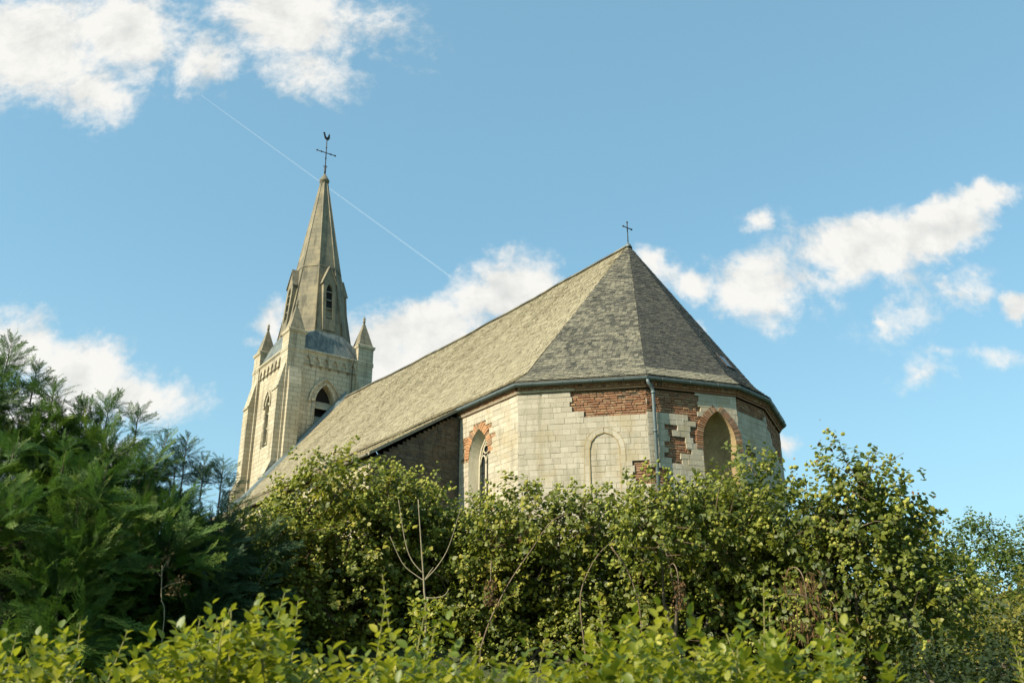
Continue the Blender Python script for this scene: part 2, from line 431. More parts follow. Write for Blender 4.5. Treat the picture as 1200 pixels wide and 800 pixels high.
# --- arches
def pointed(hw, zs, za, x0=0.):
    h = za - zs; Rr = (h * h + hw * hw) / (2 * hw)
    def half(z):
        if z <= zs: return hw
        q = Rr * Rr - (z - zs) ** 2
        return max(0., math.sqrt(q) - (Rr - hw)) if q > 0 else 0.
    def prof(n):
        a_end = math.asin(min(1, h / Rr))
        return [((math.cos(a) * Rr - (Rr - hw)), zs + math.sin(a) * Rr) for a in np.linspace(0, a_end, n + 1)]
    return half, prof
def face_frame(a, b):
    a = np.array([a[0], a[1], 0.]); b = np.array([b[0], b[1], 0.])
    t = b - a; L = np.linalg.norm(t); t /= L
    return a, t, np.array([t[1], -t[0], 0.]), L       # origin, along, outward normal, length
def P3(fr, s, z, o=0.):
    a, t, nn, L = fr
    return a + t * s + nn * o + np.array([0, 0, z])
def block(mb, fr, s0, s1, z0, z1, o, depth=.055, ch=.006, jit=.0):
    j = lambda: random.uniform(-jit, jit)
    A = [(s0 + j(), z0 + j()), (s1 + j(), z0 + j()), (s1 + j(), z1 + j()), (s0 + j(), z1 + j())]
    cx_, cz_ = (s0 + s1) / 2, (z0 + z1) / 2
    def ins(p, d): return (p[0] + (d if p[0] < cx_ else -d), p[1] + (d if p[1] < cz_ else -d))
    f = [mb.vert(P3(fr, *ins(p, ch), o)) for p in A]
    k = [mb.vert(P3(fr, *p, o - ch)) for p in A]
    d = [mb.vert(P3(fr, *p, o - depth)) for p in A]
    mb.f.append(f); mb.sm.append(False)
    for i in range(4):
        q = (i + 1) % 4
        mb.f.append([k[i], k[q], f[q], f[i]]); mb.sm.append(False)
        mb.f.append([d[i], d[q], k[q], k[i]]); mb.sm.append(False)
def in_poly(p, poly):
    x, y = p; c = False; j = len(poly) - 1
    for i in range(len(poly)):
        xi, yi = poly[i]; xj, yj = poly[j]
        if (yi > y) != (yj > y) and x < (xj - xi) * (y - yi) / (yj - yi) + xi: c = not c
        j = i
    return c
def cut(segs, lo, hi):
    out = []
    for a, b in segs:
        if hi <= a or lo >= b: out.append((a, b)); continue
        if lo > a: out.append((a, lo))
        if hi < b: out.append((hi, b))
    return out
def masonry(stone, mortar, fr, z0, z1, holes=(), patches=(), ch=(.145, .182), bl=(.2, .44), seed=0, jit=.003, front=.0, inner=None, rough=.004):
    """coursed blocks; holes = functions z -> (lo, hi) or None; patches = polygons where the facing is missing"""
    rs = random.Random(seed); z = z0; L = fr[3]; miss = []
    while z < z1 - .02:
        h = rs.uniform(*ch); zt = min(z1, z + h)
        if z1 - zt < .06: zt = z1
        s = -rs.uniform(0, bl[0]) if inner is None else -9
        row = [(0, L)] if inner is None else ([inner((z + zt) / 2)] if inner((z + zt) / 2) else [])
        for hf in holes:
            for zq in (z + .02, zt - .02):
                q = hf(zq)
                if q: row = cut(row, *q)
        if inner is not None and row: s = row[0][0] - rs.uniform(0, bl[0])
        while s < L:
            ln = rs.uniform(*bl); e = s + ln
            for a, b in row:
                lo, hi = max(a, s), min(b, e)
                if hi - lo < .03: continue
                c = ((lo + hi) / 2 + rs.gauss(0, .035), (z + zt) / 2 + rs.gauss(0, .02))
                if any(in_poly(c, pl) for pl in patches): miss.append((lo, hi, z, zt)); continue
                jj = jit
                if patches:
                    for sg in (-1, 1):          # stones beside a gap have lost their corners
                        ed = hi if sg > 0 else lo
                        if any(in_poly((ed + sg * .07, c[1]), pl) for pl in patches):
                            tr_ = min(hi - lo - .06, rs.choice((0, .03, .06, .1, .14)) * rs.uniform(.5, 1.2)); jj = .011
                            if tr_ > .02:
                                if sg > 0: miss.append((hi - tr_, hi, z, zt)); hi -= tr_
                                else: miss.append((lo, lo + tr_, z, zt)); lo += tr_
                block(stone, fr, lo + .0025, hi - .0025, z + .003, zt - .003, front + rs.uniform(-rough, rough), jit=jj, ch=rs.uniform(.003, .009))
            s = e
        zz = z
        for a, b in row: mortar.poly([P3(fr, a, z, front - .007), P3(fr, b, z, front - .007), P3(fr, b, zt, front - .007), P3(fr, a, zt, front - .007)]) if not patches else None
        z = zt
    if patches:
        # lay the mortar bed only where stones are laid
        zc = np.arange(z0, z1, .05)
        for za in zc:
            zb = min(z1, za + .05); segs = [(0, L)]
            for hf in holes:
                q = hf((za + zb) / 2)
                if q: segs = cut(segs, *q)
            for lo, hi, a, b in miss:
                if a < (za + zb) / 2 < b: segs = cut(segs, lo, hi)
            for a, b in segs: mortar.poly([P3(fr, a, za, front - .007), P3(fr, b, za, front - .007), P3(fr, b, zb, front - .007), P3(fr, a, zb, front - .007)])
    return miss
def brick_fill(bricks, bed, fr, cells, o=-.03, seed=1):
    """rows of eroded bricks inside the cells left open by missing stones"""
    rs = random.Random(seed)
    for lo, hi, a, b in cells:
        bed.poly([P3(fr, lo - .01, a - .01, o - .022), P3(fr, hi + .01, a - .01, o - .022), P3(fr, hi + .01, b + .01, o - .022), P3(fr, lo - .01, b + .01, o - .022)])
    if not cells: return
    z = min(c[2] for c in cells); z1 = max(c[3] for c in cells); row = 0
    while z < z1:
        zt = z + rs.uniform(.068, .08); zm = (z + zt) / 2
        segs = sorted((c[0], c[1]) for c in cells if c[2] < zm < c[3])
        mer = []
        for a, b in segs:
            if mer and a - mer[-1][1] < .03: mer[-1][1] = max(b, mer[-1][1])
            else: mer.append([a, b])
        for a, b in mer:
            s = a - rs.uniform(0, .1)
            while s < b:
                e = s + (rs.choice((.11, .22)) * rs.uniform(.9, 1.08))
                l, h = max(s, a), min(e, b)
                if h - l > .03 and rs.random() > .03:
                    block(bricks, fr, l + .006, h - .006, z + rs.uniform(.007, .013), zt - rs.uniform(.007, .013), o + rs.uniform(-.018, .009), .035, .007, .005)
                s = e
        z = zt
def ring(mb, fr, x0, prof, th, n_each, o, depth, gap=.006, jit=.004, smoothcut=True, from_z=None, var=.0):
    """voussoirs along both sides of a pointed arch; prof = list of (half width, z)"""
    rs = random.Random(int(x0 * 100) + n_each)
    pr = np.array(prof); seg = np.hypot(*np.diff(pr, axis=0).T); cum = np.r_[0, np.cumsum(seg)]
    def pt(sv):
        return np.array([np.interp(sv, cum, pr[:, 0]), np.interp(sv, cum, pr[:, 1])])
    def nr(sv):
        d = pt(min(cum[-1], sv + .02)) - pt(max(0, sv - .02)); d /= np.hypot(*d); return np.array([d[1], -d[0]])
    for side in (1, -1):
        for k in range(n_each):
            a, b = cum[-1] * k / n_each, cum[-1] * (k + 1) / n_each
            g_ = gap / 2; a2, b2 = a + g_, b - g_
            t2 = th * rs.uniform(1 - var, 1 + var)
            q = [pt(a2), pt(b2), pt(b2) + nr(b2) * t2, pt(a2) + nr(a2) * t2]
            for w_ in q: w_[0] = max(w_[0], .003)
            oo = o + rs.uniform(-jit, jit)
            pts = [P3(fr, x0 + side * p[0], p[1], 0) for p in q]
            nn = fr[2]
            fr_ = [p + nn * oo for p in pts]; bk = [p + nn * (oo - depth) for p in pts]
            if side == 1: mb.hexa([bk[0], bk[3], bk[2], bk[1]], [fr_[0], fr_[3], fr_[2], fr_[1]])
            else: mb.hexa([bk[0], bk[1], bk[2], bk[3]], [fr_[0], fr_[1], fr_[2], fr_[3]])
def strip_wall(mb, fr, z0, z1, s0, s1, hole=None, x0=0., dz=.08, reveal=0., zsill=None, o=0.):
    """plain wall face with an arched hole and its reveals"""
    if hole is None:
        mb.poly([P3(fr, s0, z0, o), P3(fr, s1, z0, o), P3(fr, s1, z1, o), P3(fr, s0, z1, o)]); return
    half, prof = hole; top = prof(1)[-1][1]; zs = z0 if zsill is None else zsill
    if zs > z0: mb.poly([P3(fr, s0, z0, o), P3(fr, s1, z0, o), P3(fr, s1, zs, o), P3(fr, s0, zs, o)])
    pr = [(prof(1)[0][0], zs)] + prof(12)
    for (h0, a), (h1, b) in zip(pr, pr[1:]):
        mb.poly([P3(fr, s0, a, o), P3(fr, x0 - h0, a, o), P3(fr, x0 - h1, b, o), P3(fr, s0, b, o)])
        mb.poly([P3(fr, x0 + h0, a, o), P3(fr, s1, a, o), P3(fr, s1, b, o), P3(fr, x0 + h1, b, o)])
        if reveal:
            mb.poly([P3(fr, x0 - h0, a, o), P3(fr, x0 - h0, a, o - reveal), P3(fr, x0 - h1, b, o - reveal), P3(fr, x0 - h1, b, o)])
            mb.poly([P3(fr, x0 + h0, a, o - reveal), P3(fr, x0 + h0, a, o), P3(fr, x0 + h1, b, o), P3(fr, x0 + h1, b, o - reveal)])
    if reveal: mb.poly([P3(fr, x0 - pr[0][0], zs, o - reveal), P3(fr, x0 - pr[0][0], zs, o), P3(fr, x0 + pr[0][0], zs, o), P3(fr, x0 + pr[0][0], zs, o - reveal)][::-1])
    if z1 > top: mb.poly([P3(fr, s0, top, o), P3(fr, s1, top, o), P3(fr, s1, z1, o), P3(fr, s0, z1, o)])

FR = [face_frame(WALL[i], WALL[i + 1]) for i in range(7)]
ZT = 9.93
# --- chancel side wall with the traceried window
WX, WHW, WZS, WZA = 1.03, .5, 8.5, 9.36
wh, wp = pointed(WHW, WZS, WZA)
def hole_at(x0, half, zlo, za, grow=0.):
    def f(z):
        if z < zlo or z > za: return None
        h = half(z) + grow
        return (x0 - h, x0 + h) if h > 0 else None
    return f
st, mo = MB(), MB()
wp_rag = [(.18, 8.35), (.32, 8.8), (.3, 9.15), (.62, 9.3), (.78, 9.62), (1.12, 9.68), (1.5, 9.58), (1.62, 9.1), (1.7, 8.55), (1.5, 8.3), (1.03, 9.4), (.5, 8.35)]
miss = masonry(st, mo, FR[0], ZB, ZT, [hole_at(WX, wh, 5.6, WZA, .01)], [wp_rag], seed=3)
chancel = st.build('chancel_wall', M['chalk'], church); mo.build('mortar_bed', M['mortar'], chancel)
bk, bd = MB(), MB(); brick_fill(bk, bd, FR[0], miss, -.012, 5)
o = bk.build('exposed_brick', M['orange'], chancel); o['label'] = 'ragged orange brick around the window arch'; bd.build('brick_bed', M['mortar'], chancel)
# --- apse walls
st, mo = MB(), MB()
poly1 = [(1.62, 9.99), (1.62, 9.42), (1.74, 9.27), (2.0, 9.22), (2.15, 9.1), (3.9, 9.12), (3.9, 9.99)]
poly1b = [(3.36, 7.72), (3.9, 7.72), (3.9, 7.1), (3.4, 7.1)]
bh_, bp_ = pointed(.44, 8.15, 8.62)
m1 = masonry(st, mo, FR[1], ZB, ZT, [hole_at(2.53, bh_, 5.8, 8.72, .09)], [poly1, poly1b], seed=11)
poly2 = [(-.1, 9.99), (-.1, 9.16), (1.52, 9.16), (1.62, 9.5), (1.55, 9.99)]
poly2e = [(.55, 8.87), (.83, 8.87), (.82, 8.56), (.55, 8.56)]
poly2b = [(.72, 8.54), (1.05, 8.52), (1.12, 8.25), (1.3, 8.0), (1.0, 7.96), (1.0, 7.72), (.55, 7.72), (.55, 8.0), (.48, 8.22), (.72, 8.3)]
poly2c = [(.0, 7.5), (.5, 7.5), (.5, 7.1), (0, 7.1)]
poly2d = [(1.45, 9.25), (1.95, 9.2), (1.6, 8.3), (1.5, 8.3)]
NX, NHW, NZS, NZA = 2.27, .54, 8.45, 9.42
nh, np_ = pointed(NHW, NZS, NZA)
m2 = masonry(st, mo, FR[2], ZB, ZT, [hole_at(NX, nh, 6.6, NZA, .01)], [poly2, poly2b, poly2c, poly2d, poly2e], seed=17)
poly3 = [(.0, 9.99), (.0, 9.75), (.25, 9.5), (1.45, 9.42), (1.7, 9.9), (1.7, 9.99)]
poly3b = [(.5, 8.6), (.72, 8.6), (.75, 8.2), (.5, 8.2)]
poly4 = [(.1, 9.99), (.05, 9.6), (.6, 9.2), (1.4, 8.9), (2.7, 8.7), (2.7, 9.99)]
m3 = masonry(st, mo, FR[3], ZB, ZT, [], [poly3, poly3b], seed=23)
m4 = masonry(st, mo, FR[4], ZB, ZT, [], [poly4], seed=29); m5 = masonry(st, mo, FR[5], ZB, ZT, [], [], seed=31); m5 = masonry(st, mo, FR[6], ZB, ZT, [], [], seed=33)
apse = st.build('apse_wall', M['chalk'], church); mo.build('mortar_bed', M['mortar'], apse)
for i, (mm, fi, sd) in enumerate([([c for c in mm_ if min(range(len(pls)), key=lambda k_: min(math.hypot((c[0] + c[1]) / 2 - q[0], (c[2] + c[3]) / 2 - q[1]) for q in [((a_[0] * (8 - w_) + b_[0] * w_) / 8, (a_[1] * (8 - w_) + b_[1] * w_) / 8) for a_, b_ in zip(pls[k_], pls[k_][1:] + pls[k_][:1]) for w_ in range(8)]) * (0 if in_poly(((c[0] + c[1]) / 2, (c[2] + c[3]) / 2), pls[k_]) else 1)) == pls.index(pl)], f_, sd_) for mm_, f_, sd_, pls in ((m1, 1, 41, (poly1, poly1b)), (m2, 2, 43, (poly2, poly2b, poly2c, poly2d, poly2e)), (m3, 3, 47, (poly3, poly3b)), (m4, 4, 49, (poly4,))) for pl in pls]):
    if not mm: continue
    bk, bd = MB(), MB(); brick_fill(bk, bd, FR[fi], mm, -.035, sd)
    bk.build('exposed_brick', M['brick'], apse); bd.build('brick_bed', M['dark_mortar'], apse)
# blind window: a walled-up arch with a smooth stone surround
bl, mo = MB(), MB()
def inner_b(z):
    if z < 5.8 or z > 8.66: return None
    h = bh_(z) + .05; return (2.53 - h, 2.53 + h) if h > .03 else None
masonry(bl, mo, FR[1], ZB, 8.66, (), (), bl=(.2, .36), seed=53, inner=inner_b, front=-.02)
blind = bl.build('blind_window', M['chalk'], church); mo.build('mortar_bed', M['mortar'], blind)
su = MB(); ring(su, FR[1], 2.53, [(.44, 6.0)] + bp_(14), .15, 12, .006, .05, .004, .002)
su.build('surround', M['chalk'], blind)
su = MB(); ring(su, FR[1], 2.53, [(.425, 6.0)] + [(h * .966, z - .012) for h, z in bp_(14)], .03, 12, .0075, .05, .0, .0); su.build('ochre_joint', M['ochre'], blind)
su = MB(); ring(su, FR[1], 2.53, [(.585, 6.0)] + [(h * 1.33, 8.15 + (z - 8.15) * 1.31) for h, z in bp_(14)], .016, 12, .0072, .05, .0, .0); su.build('ochre_joint', M['ochre'], blind)
# niche with a brick arch and a curved plastered back
nb = MB(); cols = 14
prz = [(NHW, 6.4)] + np_(12)
rows = []
for h, z in prz:
    dpt = .62 * math.sqrt(max(0, h / NHW)) if h > 0 else 0
    rows.append([P3(FR[2], NX - h * math.cos(math.pi * k / cols), z, -.0 - dpt * math.sin(math.pi * k / cols)) for k in range(cols + 1)])
ids = [[nb.vert(p) for p in r] for r in rows]
for a, b_ in zip(ids, ids[1:]):
    for k in range(cols): nb.f.append([a[k], a[k + 1], b_[k + 1], b_[k]]); nb.sm.append(True)
niche = nb.build('niche', M['plaster'], church)
br = MB(); ring(br, FR[2], NX, [(NHW, 8.2)] + np_(12), .21, 22, .012, .06, .022, .008, var=.08)
br.build('brick_arch', M['brick'], niche)
sl = MB(); b0 = P3(FR[2], NX - NHW, 6.3, -.62); sl.hexa([P3(FR[2], NX - .6, 6.3, .05), P3(FR[2], NX + .6, 6.3, .05), P3(FR[2], NX + .6, 6.3, -.65), P3(FR[2], NX - .6, 6.3, -.65)], [P3(FR[2], NX - .6, 6.42, .05), P3(FR[2], NX + .6, 6.42, .05), P3(FR[2], NX + .6, 6.44, -.65), P3(FR[2], NX - .6, 6.44, -.65)])
sl.build('sill', M['trim'], niche)
# the chancel window: splayed stone reveal, tracery, dark leaded glass
win = MB()
gh, gp = pointed(.33, 8.4, 9.12)
outer = [(WHW, 5.6)] + wp(12); inn = [(.33, 5.9)] + gp(12)
for sgn in (1, -1):
    for i in range(len(outer) - 1):
        q = [P3(FR[0], WX + sgn * outer[i][0], outer[i][1], .0), P3(FR[0], WX + sgn * inn[i][0], inn[i][1], -.34), P3(FR[0], WX + sgn * inn[i + 1][0], inn[i + 1][1], -.34), P3(FR[0], WX + sgn * outer[i + 1][0], outer[i + 1][1], .0)]
        win.poly(q if sgn == 1 else q[::-1], True)
win.poly([P3(FR[0], WX - WHW, 5.6, 0), P3(FR[0], WX + WHW, 5.6, 0), P3(FR[0], WX + .33, 5.9, -.34), P3(FR[0], WX - .33, 5.9, -.34)])
window = win.build('window', M['trim'], church)
tr = MB()
ring(tr, FR[0], WX, [(.29, 5.9)] + pointed(.29, 8.4, 9.06)[1](12), .055, 10, -.27, .1, .0, .0)
tr.tube([P3(FR[0], WX, 5.9, -.31), P3(FR[0], WX, 8.3, -.31)], .035, 8)
for sgn in (1, -1):
    tr.tube([P3(FR[0], WX + sgn * .145 - .145 * math.cos(a) , 8.28 + .3 * math.sin(a) , -.31) for a in np.linspace(0, math.pi, 11)], .03, 6)
    tr.tube([P3(FR[0], WX + sgn * (.26 - .26 * k / 6 * k / 6), 8.35 + .66 * k / 6, -.31) for k in range(7)], .024, 6)
tr.tube([P3(FR[0], WX + .13 * math.cos(a), 8.76 + .13 * math.sin(a), -.31) for a in np.linspace(0, 2 * math.pi, 17)], .026, 6)
tr.build('tracery', M['trim'], window)
gl = MB(); gpts = [(.33, 5.9)] + gp(10)
poly = [P3(FR[0], WX + h, z, -.345) for h, z in gpts] + [P3(FR[0], WX - h, z, -.345) for h, z in reversed(gpts[:-1])]
gl.poly(poly); gl.build('pane', M['glass'], window)
for z in (6.4, 6.95, 7.5, 8.05):
    ba = MB(); ba.tube([P3(FR[0], WX - .31, z, -.325), P3(FR[0], WX + .31, z, -.325)], .01, 5); ba.build('saddle_bar', M['iron'], window)
ar = MB(); ring(ar, FR[0], WX, wp(12), .2, 12, .01, .06, .012, .01, var=.25)
o = ar.build('brick_arch', M['orange'], window)
# --- brick cornice and gutter round the chancel
co, sc_ = MB(), MB()
def sweep(mb, path2, prof, close=False):
    """profile (offset outward, z) swept along a plan polyline"""
    rails = []
    for d, z in prof: rails.append([np.array([p[0], p[1], z]) for p in offset_poly(path2, d)])
    n = len(prof)
    for k in range(len(path2) - 1):
        for i in range(n):
            j = (i + 1) % n
            mb.poly([rails[i][k], rails[i][k + 1], rails[j][k + 1], rails[j][k]])
    for k, rev in ((0, True), (len(path2) - 1, False)):
        q = [rails[i][k] for i in range(n)]; mb.poly(q if rev else q[::-1])
sweep(sc_, WALL[:2] + [WALL[1] + (WALL[2] - WALL[1]) * .45], [(-.05, 9.95), (.045, 9.95), (.07, 9.995), (-.05, 9.995)])
sc_.build('stone_moulding', M['trim'], church)
for i in range(7):
    f = FR[i]; s = 0.; L = f[3]; rs = random.Random(60 + i)
    while s < L:
        e = min(L, s + rs.uniform(.1, .13))
        for k, (z0, z1, oo) in enumerate(((10.002, 10.06, .075), (10.066, 10.12, .11))):
            block(co, f, s + .005, e - .005, z0, z1, oo + rs.uniform(-.008, .004), .16, .005, .002)
        s = e
    co.poly([P3(f, 0, 9.93, .03), P3(f, L, 9.93, .03), P3(f, L, 10.12, .03), P3(f, 0, 10.12, .03)])
co.build('brick_cornice', M['brick'], church)
gu = MB()
gr = .085
prof = [(.17 + gr + gr * math.cos(a), 10.19 + gr * math.sin(a)) for a in np.linspace(math.pi, 2 * math.pi, 9)]
prof = [(d - .1, z) for d, z in prof]; prof += [(d * .97 + .005, z + .012) for d, z in reversed(prof)]
sweep(gu, WALL, prof)
gutter = gu.build('gutter', M['zinc'], church)
for i in range(6):
    f = FR[i]
    for q in np.arange(.45, f[3], .9):
        jb = MB(); jb.tube([P3(f, q, 10.19 + .097 * math.sin(a), .155 + .097 * math.cos(a)) for a in np.linspace(math.pi, 2 * math.pi, 9)], .009, 5); jb.build('gutter_bracket', M['zinc'], gutter)
dp = MB(); c1 = WALL[2]; nn2 = (FR[1][2] + FR[2][2]); nn2 /= np.linalg.norm(nn2); cc = np.array([c1[0], c1[1], 0.])
pp = lambda o_, z, s_=0.: cc + nn2 * o_ + FR[2][1] * s_ + np.array([0, 0, z])
dp.tube([pp(.17, 10.14, .02), pp(.17, 10.03, .05), pp(.15, 9.95, .12), pp(.1, 9.86, .19), pp(.1, 9.75, .2), pp(.1, 4.0, .2)], .055, 12)
pipe = dp.build('downpipe', M['zinc'], church)
for z in (9.72, 8.55, 7.3, 6.0):
    pc = MB(); pc.tube([pp(.1, z, .2), pp(.1, z + .07, .2)], .068, 12); pc.build('pipe_collar', M['zinc'], pipe)

# --- roofs of single slates
APX = np.array([-.23, 0.05]); RIDGE_Z, EAVE_Z = 16.93, 10.27
def zprof(r):
    k = .10; zk = EAVE_Z + .42
    return EAVE_Z + (zk - EAVE_Z) * (r / k) ** 1.08 if r < k else zk + (RIDGE_Z - zk) * (r - k) / (1 - k)
def slate_face(mb, base, A, B, A2, B2, zf, run, expo=.115, wid=(.17, .25), seed=0, r0=0., lich=None, lv=None, sag=None):
    """rows of lapped slates between eave A-B and top A2-B2 (plan points); zf(r) gives height"""
    rs = random.Random(seed); A, B, A2, B2 = map(lambda q: np.array(q, float), (A, B, A2, B2))
    def pos(s, r):
        l = A + (A2 - A) * r; rr = B + (B2 - B) * r; p = l + (rr - l) * s
        z = zf(r) + (sag(p, r) if sag else 0)
        return np.array([p[0], p[1], z])
    # row breaks by arc length
    N = 400; rr = np.linspace(r0, 1, N); zz = np.array([zf(q) for q in rr]); arc = np.r_[0, np.cumsum(np.hypot(np.diff(rr) * run, np.diff(zz)))]
    nrow = int(arc[-1] / expo); brk = np.interp(np.arange(nrow + 1) * arc[-1] / nrow, arc, rr)
    t = pos(1, r0) - pos(0, r0); t /= np.linalg.norm(t)
    for k in range(nrow):
        ra, rb = brk[k], min(1, brk[k + 1] + (brk[k + 1] - brk[k]) * .25)
        Lr = np.linalg.norm((B + (B2 - B) * ra) - (A + (A2 - A) * ra))
        if Lr < .05: continue
        up = pos(.5, rb) - pos(.5, ra); nrm = np.cross(t, up); nrm /= np.linalg.norm(nrm)
        if nrm[2] < 0: nrm = -nrm
        s = -rs.uniform(0, wid[0])
        while s < Lr:
            e = s + rs.uniform(*wid); a, b = max(0, s) / Lr, min(Lr, e) / Lr; s = e
            if (b - a) * Lr < .02: continue
            g_ = .003 / Lr; h = .018 + rs.uniform(-.004, .007); d = rs.uniform(-.012, .006) / run
            p = [pos(a + g_, max(r0, ra + d)) + nrm * h, pos(b - g_, max(r0, ra + d)) + nrm * (h + .006 + rs.uniform(-.004, .004)), pos(b - g_, rb) + nrm * .004, pos(a + g_, rb) + nrm * .004]
            i = [mb.vert(q) for q in p]; mb.f.append(i); mb.sm.append(False)
            j = [mb.vert(p[0] - nrm * .014), mb.vert(p[1] - nrm * .014)]
            mb.f.append([j[0], j[1], i[1], i[0]]); mb.sm.append(False)
            if lv is not None: lv.extend([lich(ra)] * 6)
    steps = 12
    for k in range(steps):
        ra, rb = r0 + (1 - r0) * k / steps, r0 + (1 - r0) * (k + 1) / steps
        for m_ in range(24 if sag else 1):
            sa, sb = (m_ / 24, (m_ + 1) / 24) if sag else (0, 1)
            base.poly([x - np.array([0, 0, .03]) for x in (pos(sa, ra), pos(sb, ra), pos(sb, rb), pos(sa, rb))])
def fin_roof(mb, lv, name, mat, parent):
    o = mb.build(name, mat, parent)
    a = o.data.attributes.new('lichen', 'FLOAT', 'POINT'); a.data.foreach_set('value', np.array(lv, np.float32)); return o
WEST = -21.0
sl, un, lv = MB(), MB(), []
def band(i):
    up = {1: .05, 2: -1.7}.get(i, -1.8); low = {1: .75, 2: .9}.get(i, -.7)
    return lambda r: low if r < .085 else up
for i in range(1, 6):
    slate_face(sl, un, EAVE[i], EAVE[i + 1], APX, APX, zprof, 4.6, wid=(.11, .18), seed=70 + i, lich=band(i), lv=lv)
roof_a = fin_roof(sl, lv, 'apse_roof', M['slate_apse'], church); un.build('roof_boarding', M['oak'], roof_a)
sag = lambda p, r: -.16 * r * math.sin(math.pi * min(1, max(0, (p[0] - WEST) / (-.23 - WEST)))) + .014 * math.sin(p[0] * 1.3 + p[1]) + .008 * math.sin(p[0] * 2.7 - 1.6 * p[1])
sl, un, lv = MB(), MB(), []
slate_face(sl, un, (-2.86, -5.54), EAVE[1], (-2.86, .05), APX, zprof, 5.5, wid=(.13, .2), seed=81, lich=lambda r: .15, lv=lv, sag=sag)
slate_face(sl, un, (WEST, -5.54), (-2.86, -5.54), (WEST, .05), (-2.86, .05), zprof, 5.5, wid=(.13, .2), seed=82, lich=lambda r: .1, lv=lv, sag=sag)
slate_face(sl, un, EAVE[6], (WEST, 5.6), APX, (WEST, .05), zprof, 5.5, expo=.3, wid=(.4, .6), seed=83, lich=lambda r: 0, lv=lv, sag=sag)
roof_n = fin_roof(sl, lv, 'nave_roof', M['slate_nave'], church); un.build('roof_boarding', M['oak'], roof_n)
VZ = 8.2
zais = lambda r: VZ + (EAVE_Z - .02 - VZ) * r
sl, un, lv = MB(), MB(), []
slate_face(sl, un, (WEST, -8.65), (-2.80, -8.65), (WEST, -5.47), (-2.80, -5.47), zais, 3.2, seed=84, lich=lambda r: .1, lv=lv)
slate_face(sl, un, (-2.8, 8.6), (WEST, 8.6), (-2.8, 5.5), (WEST, 5.5), zais, 3.2, expo=.3, wid=(.4, .6), seed=85, lich=lambda r: .1, lv=lv)
roof_s = fin_roof(sl, lv, 'aisle_roof', M['slate_nave'], church); un.build('roof_boarding', M['oak'], roof_s)
vb = MB()
A_, B_ = np.array([-2.83, -8.66, VZ - .06]), np.array([-2.83, -5.40, EAVE_Z - .07])
vb.hexa([A_, A_ + (.1, 0, 0), B_ + (.1, 0, 0), B_], [A_ + (0, 0, .1), A_ + (.1, 0, .1), B_ + (.1, 0, .1), B_ + (0, 0, .1)])
vb.build('verge_board', M['oak'], roof_s)
ag = MB(); ag.tube([(WEST, -8.70, VZ - .05), (-2.8, -8.70, VZ - .05)], .045, 8); ag.build('gutter', M['oak'], roof_s)
rt = MB()
xs = np.linspace(WEST, -.23, 62)
for a, b_ in zip(xs, xs[1:]):
    za, zb = RIDGE_Z + sag((a, .05), 1), RIDGE_Z + sag((b_, .05), 1)
    rt.hexa([(a, -.13, za - .11), (b_ - .01, -.13, zb - .11), (b_ - .01, .23, zb - .11), (a, .23, za - .11)], [(a, .03, za + .06), (b_ - .01, .03, zb + .06), (b_ - .01, .07, zb + .06), (a, .07, za + .06)])
rt.build('ridge_tile', M['slate_apse'], roof_n)
fl = MB()   # lead flashing and raking coping against the tower
for k in range(24):
    r0_, r1_ = k / 24, (k + 1) / 24
    y0_, y1_ = -5.47 + 5.52 * r0_, -5.47 + 5.52 * r1_
    for sgn in (1,):
        fl.hexa([(WEST - .02, y0_, zprof(r0_) + .01), (WEST + .22, y0_, zprof(r0_) + .02), (WEST + .22, y1_, zprof(r1_) + .02), (WEST - .02, y1_, zprof(r1_) + .01)],
                [(WEST - .02, y0_, zprof(r0_) + .3), (WEST + .1, y0_, zprof(r0_) + .26), (WEST + .1, y1_, zprof(r1_) + .26), (WEST - .02, y1_, zprof(r1_) + .3)])
fl.build('flashing', M['zinc'], roof_n)
gw = MB()
gw.poly([(WEST - .01, -8.6, ZB), (WEST - .01, -8.6, VZ - .05), (WEST - .01, -5.47, EAVE_Z - .1), (WEST - .01, .05, RIDGE_Z - .15), (WEST - .01, 5.5, EAVE_Z - .1), (WEST - .01, 8.6, VZ - .05), (WEST - .01, 8.6, ZB)])
gw.poly([(WEST, -8.5, ZB), (-2.95, -8.5, ZB), (-2.95, -8.5, VZ - .05), (WEST, -8.5, VZ - .05)])
gw.poly([(-2.95, 8.5, ZB), (WEST, 8.5, ZB), (WEST, 8.5, VZ - .05), (-2.95, 8.5, VZ - .05)])
gw.poly([(-2.95, 5.3, ZB), (-2.95, 8.5, ZB), (-2.95, 8.5, VZ - .05), (-2.95, 5.3, EAVE_Z - .1)])
gw.build('nave_wall', M['wall_far'], church)
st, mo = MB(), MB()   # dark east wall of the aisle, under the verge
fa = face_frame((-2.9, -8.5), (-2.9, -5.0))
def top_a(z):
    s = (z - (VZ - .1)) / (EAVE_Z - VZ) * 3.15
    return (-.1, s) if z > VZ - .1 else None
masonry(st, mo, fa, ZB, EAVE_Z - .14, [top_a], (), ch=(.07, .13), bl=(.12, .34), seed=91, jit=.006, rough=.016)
dk = st.build('aisle_wall', M['rubble'], church); mo.build('mortar_bed', M['dark_mortar'], dk)
